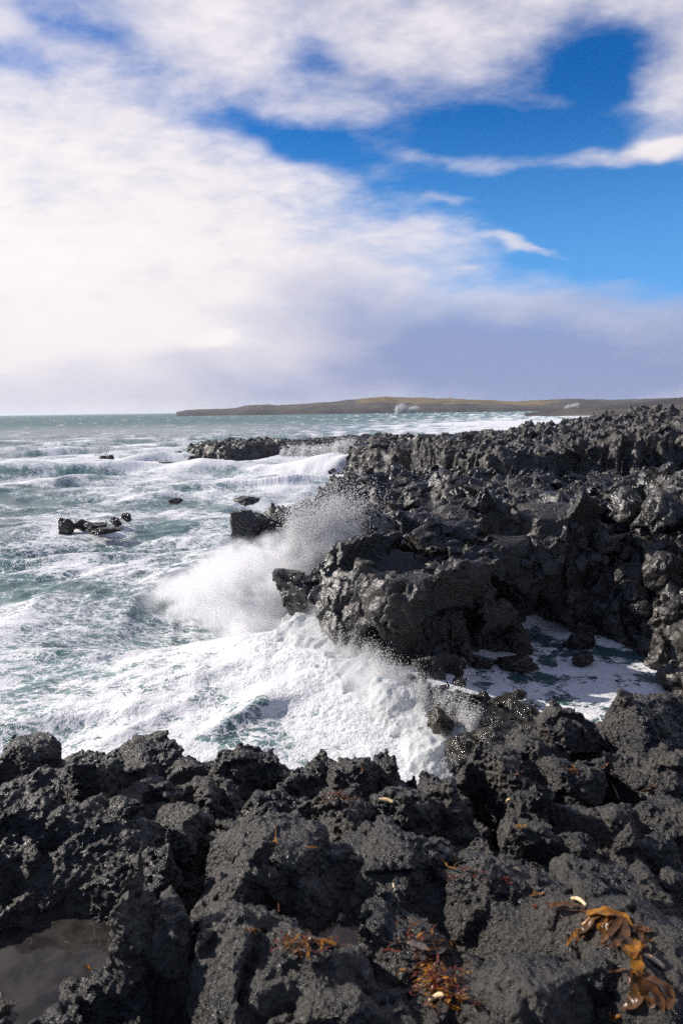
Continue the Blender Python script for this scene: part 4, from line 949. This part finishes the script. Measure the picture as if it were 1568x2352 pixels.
if on("weed"):
    g = np.random.default_rng(31)
    K_amber = weed_mat("amber_kelp", (0.46, 0.20, 0.02), (0.20, 0.078, 0.014)); K_brown = weed_mat("brown_kelp", (0.085, 0.042, 0.022), (0.17, 0.078, 0.028)); K_pale = weed_mat("bleached_stipe", (0.72, 0.52, 0.28), (0.80, 0.62, 0.38), .1)
    K_red = weed_mat("red_weed", (0.25, 0.05, 0.03), (0.12, 0.04, 0.025)); K_grey = weed_mat("bleached_blade", (0.30, 0.26, 0.23), (0.18, 0.14, 0.12))
    def thing(name, at, label, cat, group=None):
        o = bpy.data.objects.new(name, None); C.objects.link(o); h_ = hit(*at); o.location = h_[0] if h_ is not None else (0, 0, 0); o['label'] = label; o['category'] = cat
        if group: o['group'] = group
        return o
    def part(name, root, parts, mat):
        V, F_ = merge(parts); return link(name, mesh_np(name, V - np.array(root.location), F_), mat, root)
    k1 = thing("kelp", (1400, 2130), "upper brown kelp with many narrow blades lying on the flat slab", "kelp", "kelp washed onto the ledge")
    part("stipe", k1, [ribbon([(1255, 2080), (1310, 2098), (1365, 2105), (1400, 2112)], .03, g, .012, ruf=.5)], K_brown)
    part("holdfast", k1, [ribbon([(1345, 2112), (1385, 2108), (1425, 2118), (1450, 2140)], .065, g, .02, ruf=.5, base=.6)], K_amber)
    for i, pth in enumerate([[(1370, 2105), (1345, 2130), (1320, 2155), (1298, 2182)], [(1380, 2112), (1355, 2135), (1335, 2160), (1330, 2170)], [(1395, 2115), (1375, 2140), (1395, 2155), (1410, 2158)], [(1420, 2125), (1400, 2160), (1380, 2180), (1370, 2188)],
                             [(1425, 2130), (1415, 2165), (1395, 2190)], [(1435, 2130), (1425, 2165), (1405, 2185)], [(1445, 2140), (1460, 2150), (1475, 2170), (1480, 2190)], [(1440, 2140), (1440, 2175), (1460, 2195), (1475, 2200)],
                             [(1340, 2100), (1300, 2090), (1265, 2095), (1245, 2085)], [(1450, 2140), (1480, 2150), (1500, 2153)]]):
        if i < 8: part("blade", k1, [ribbon([(a_ + g.normal() * 8 + 6, b_ + g.normal() * 6) for a_, b_ in pth], .03 + .015 * g.random(), g, .012 + .015 * g.random(), ruf=.4)], K_brown)
        part("blade", k1, [ribbon(pth, .035 + .015 * g.random(), g, .01 + .012 * g.random(), ruf=.35)], K_amber if i in (0, 2) else K_brown)
    k2 = thing("kelp", (1460, 2220), "lower kelp with an orange holdfast and wide fanned blades pointing down right", "kelp", "kelp washed onto the ledge")
    part("holdfast", k2, [ribbon([(1425, 2195), (1450, 2205), (1460, 2235), (1468, 2262)], .075, g, .025, ruf=.8, base=.7), ribbon([(1462, 2180), (1455, 2205), (1450, 2225)], .05, g, .03, ruf=.8)], K_amber)
    for pth, w_, mt_ in [([(1462, 2245), (1462, 2290), (1450, 2315), (1425, 2328)], .075, K_brown), ([(1466, 2248), (1480, 2290), (1492, 2310), (1490, 2325)], .06, K_brown), ([(1468, 2250), (1500, 2285), (1515, 2315), (1520, 2335)], .055, K_brown),
                         ([(1468, 2248), (1515, 2270), (1538, 2300), (1532, 2330)], .06, K_brown), ([(1440, 2235), (1410, 2240), (1390, 2242)], .02, K_brown), ([(1450, 2235), (1448, 2255), (1440, 2268)], .03, K_brown), ([(1455, 2240), (1460, 2280), (1462, 2300)], .04, K_amber),
                         ([(1460, 2200), (1475, 2175), (1500, 2168)], .03, K_amber)]:
        part("blade", k2, [ribbon(pth, w_, g, .012, ruf=.3)], mt_)
    def stick(pts, r0, label, mat=K_pale, name="kelp_stipe", cat="kelp stalk"):
        r0 *= .42; h0_, h1_ = hit(*pts[0]), hit(*pts[-1]); a_ = h0_[0]; b_ = h1_[0] if h1_ is not None else a_
        if np.linalg.norm(b_ - a_) > .22 or abs(b_[2] - a_[2]) > .08: L_ = min(.16, math.dist(pts[0], pts[-1]) / 1568 * 2.6); b_ = a_ + np.array([L_ * .9, -L_ * .3, 0])
        tt = np.linspace(0, 1, 11)[:, None]; P = a_ * (1 - tt) + b_ * tt + np.array([0, 0, r0 * .8]) + np.array([.3, 1, .15]) * (np.sin(tt * 3.1) * .12 * np.linalg.norm(b_ - a_)); m = len(P); r = r0 * (.75 + .45 * np.sin(np.linspace(0.3, 2.7, m))) * (1 + .2 * g.random(m)); V, F_ = tube(P, r)
        c = P.mean(0); link(name, mesh_np(name, V - c, F_), mat, loc=tuple(c), category=cat, label=label, group="bleached kelp stalks and scraps")
    stick([(1478, 2196), (1500, 2210), (1524, 2226)], .012, "straight bleached kelp stalk just right of the orange holdfast")
    stick([(1312, 2066), (1330, 2071), (1345, 2082)], .011, "short bleached stalk above the upper kelp on the slab")
    stick([(985, 2302), (1005, 2294), (1020, 2288)], .012, "fat bleached stalk lying on the weed in the bottom hollow")
    stick([(868, 1840), (874, 1862), (876, 1884)], .017, "tall pale stalk standing against the clinker left of the water gap")
    stick([(1402, 1795), (1410, 1815), (1420, 1836)], .008, "thin slanting pale stalk below the right-hand outcrops")
    stick([(1142, 1842), (1152, 1841)], .012, "left one of two small pale scraps on the right-hand outcrop"); stick([(1160, 1845), (1170, 1838)], .010, "right one of two small pale scraps on the right-hand outcrop")
    stick([(1178, 1997), (1195, 2003)], .010, "small pale scrap near the top of the broad slab")
    stick([(722, 2165), (745, 2158), (768, 2152)], .012, "orange stalk at the edge of the pink wet sand", K_amber)
    stick([(902, 2028), (903, 2040), (905, 2050)], .006, "small upright pale splinter on the shaded rock right of centre")
    stick([(920, 2045), (930, 2060)], .006, "grey splinter on the shaded rock right of centre", K_grey)
    for at, lb, mt_, n_ in [((243, 1826), "bright orange weed scrap at the peak of the left rocks", K_amber, 4), ((398, 1845), "orange-brown weed scrap by the crack right of the sunlit facet", K_amber, 3), ((628, 1945), "orange weed scrap on top of the grey centre boulder", K_amber, 4),
                            ((712, 1950), "tiny orange scrap at the right shoulder of the grey centre boulder", K_amber, 3), ((578, 2142), "orange weed tuft in the crack across the grey centre boulder", K_amber, 4), ((841, 1770), "small orange scrap on the skyline clinker by the water gap", K_amber, 3),
                            ((1118, 1850), "thin orange weed hanging over the dark hole", K_amber, 4), ((1197, 1905), "curl of golden weed above the broad slab", K_amber, 4), ((1160, 2024), "red and orange weed tuft on the broad slab", K_red, 4), ((1403, 2345), "little star of orange weed at the bottom right", K_amber, 6),
                            ((1318, 1768), "orange-brown weed lying on top of the low dark block", K_amber, 7), ((1390, 1765), "reddish weed draped in the crack below the right outcrop", K_red, 5), ((1490, 1815), "brown curled weed at the right edge under the outcrop", K_brown, 5), ((1185, 1776), "dark red weed tuft on the glittering clinker", K_red, 4),
                            ((1243, 1688), "small orange scrap on the skyline right of the clinker", K_amber, 3), ((1340, 1715), "short orange scrap in the crack of the highest outcrop", K_amber, 3), ((1460, 1960), "brown weed caught between rocks at the right edge", K_brown, 4), ((640, 2100), "faint brown scrap in the shade of the centre boulder", K_brown, 3),
                            ((1220, 2085), "red-brown weed strand at the left end of the kelp", K_red, 3), ((1235, 2058), "thin golden strand above the kelp on the slab", K_amber, 3)]:
        pts = []
        for k in range(n_):
            a_ = g.random() * 6.28; L_ = 10 + 14 * g.random(); bnd = g.normal() * .6
            pts.append(ribbon([at, (at[0] + L_ * .5 * math.cos(a_), at[1] + L_ * .4 * math.sin(a_)), (at[0] + L_ * math.cos(a_ + bnd), at[1] + L_ * .7 * math.sin(a_ + bnd))], .012 + .008 * g.random(), g, .008, ruf=.6))
            if np.ptp(pts[-1][0][:, 2]) > .06 and len(pts) > 1: pts.pop()
        V, F_ = merge(pts); c = V.mean(0); link("seaweed", mesh_np("seaweed", V - c, F_), mt_, loc=tuple(c), category="seaweed", label=lb, group="scraps of seaweed on the ledge")
    # matted weed in the hollows
    for nm, mt_, n_ in (("seaweed_mat", K_brown, 150), ("seaweed_mat", K_red, 120), ("seaweed_mat", K_amber, 90)):
        pts = []
        for k in range(n_):
            cu, cv, su, sv_ = [(1000, 2250, 45, 60), (960, 2160, 60, 25), (690, 2175, 60, 16), (1040, 2310, 35, 20), (1045, 2010, 35, 25), (190, 2180, 60, 25), (780, 1838, 40, 8)][g.choice(7, p=[.42, .12, .16, .14, .05, .04, .07])]
            u, v = cu + g.normal() * su * .6, cv + g.normal() * sv_ * .6; a_ = g.random() * 6.28; L_ = 12 + 30 * g.random()
            if (lambda q: q is None or abs(q[1][2]) < .25)(hit(u, v)): continue
            pts.append(ribbon([(u, v), (u + L_ * .5 * math.cos(a_), v + L_ * .4 * math.sin(a_)), (u + L_ * math.cos(a_ + g.normal() * .5), v + L_ * .7 * math.sin(a_))], .006 + .010 * g.random(), g, .006 + .02 * g.random(), ruf=.5, across=3))
            if np.ptp(pts[-1][0], axis=0).max() > .2 or np.ptp(pts[-1][0][:, 2]) > .07: pts.pop()
        V, F_ = merge(pts); link(nm, mesh_np(nm, V, F_), mt_, kind="stuff")
    for pts, w_, lb in [([(940, 2178), (965, 2188), (990, 2195)], .05, "grey bleached blade at the left of the weed-filled hollow"), ([(985, 2205), (1005, 2198), (1025, 2190)], .06, "shiny grey bleached blade in the middle of the weed-filled hollow")]:
        V, F_ = ribbon(pts, w_, g, .02); c = V.mean(0); link("kelp", mesh_np("kelp", V - c, F_), K_grey, loc=tuple(c), category="kelp", label=lb)

# ------------------------------------------------------------------ sea air
if on("haze"):
    m, t, out = material("sea_air"); vp = t.new('ShaderNodeVolumePrincipled'); vp.inputs['Color'].default_value = (0.86, 0.90, 1.0, 1); vp.inputs['Density'].default_value = 0.00006; vp.inputs['Anisotropy'].default_value = 0.3
    t.l.new(vp.outputs[0], out.inputs[1])
    a, b = (-90000, -300, -3.0), (90000, 62000, 48.0)
    Vb = np.array([[x, y, z] for x in (a[0], b[0]) for y in (a[1], b[1]) for z in (a[2], b[2])]); Fb = np.array([[0, 1, 3, 2], [4, 6, 7, 5], [0, 4, 5, 1], [2, 3, 7, 6], [0, 2, 6, 4], [1, 5, 7, 3]])
    link("haze", mesh_np("haze", Vb, Fb, False), m, kind="stuff")
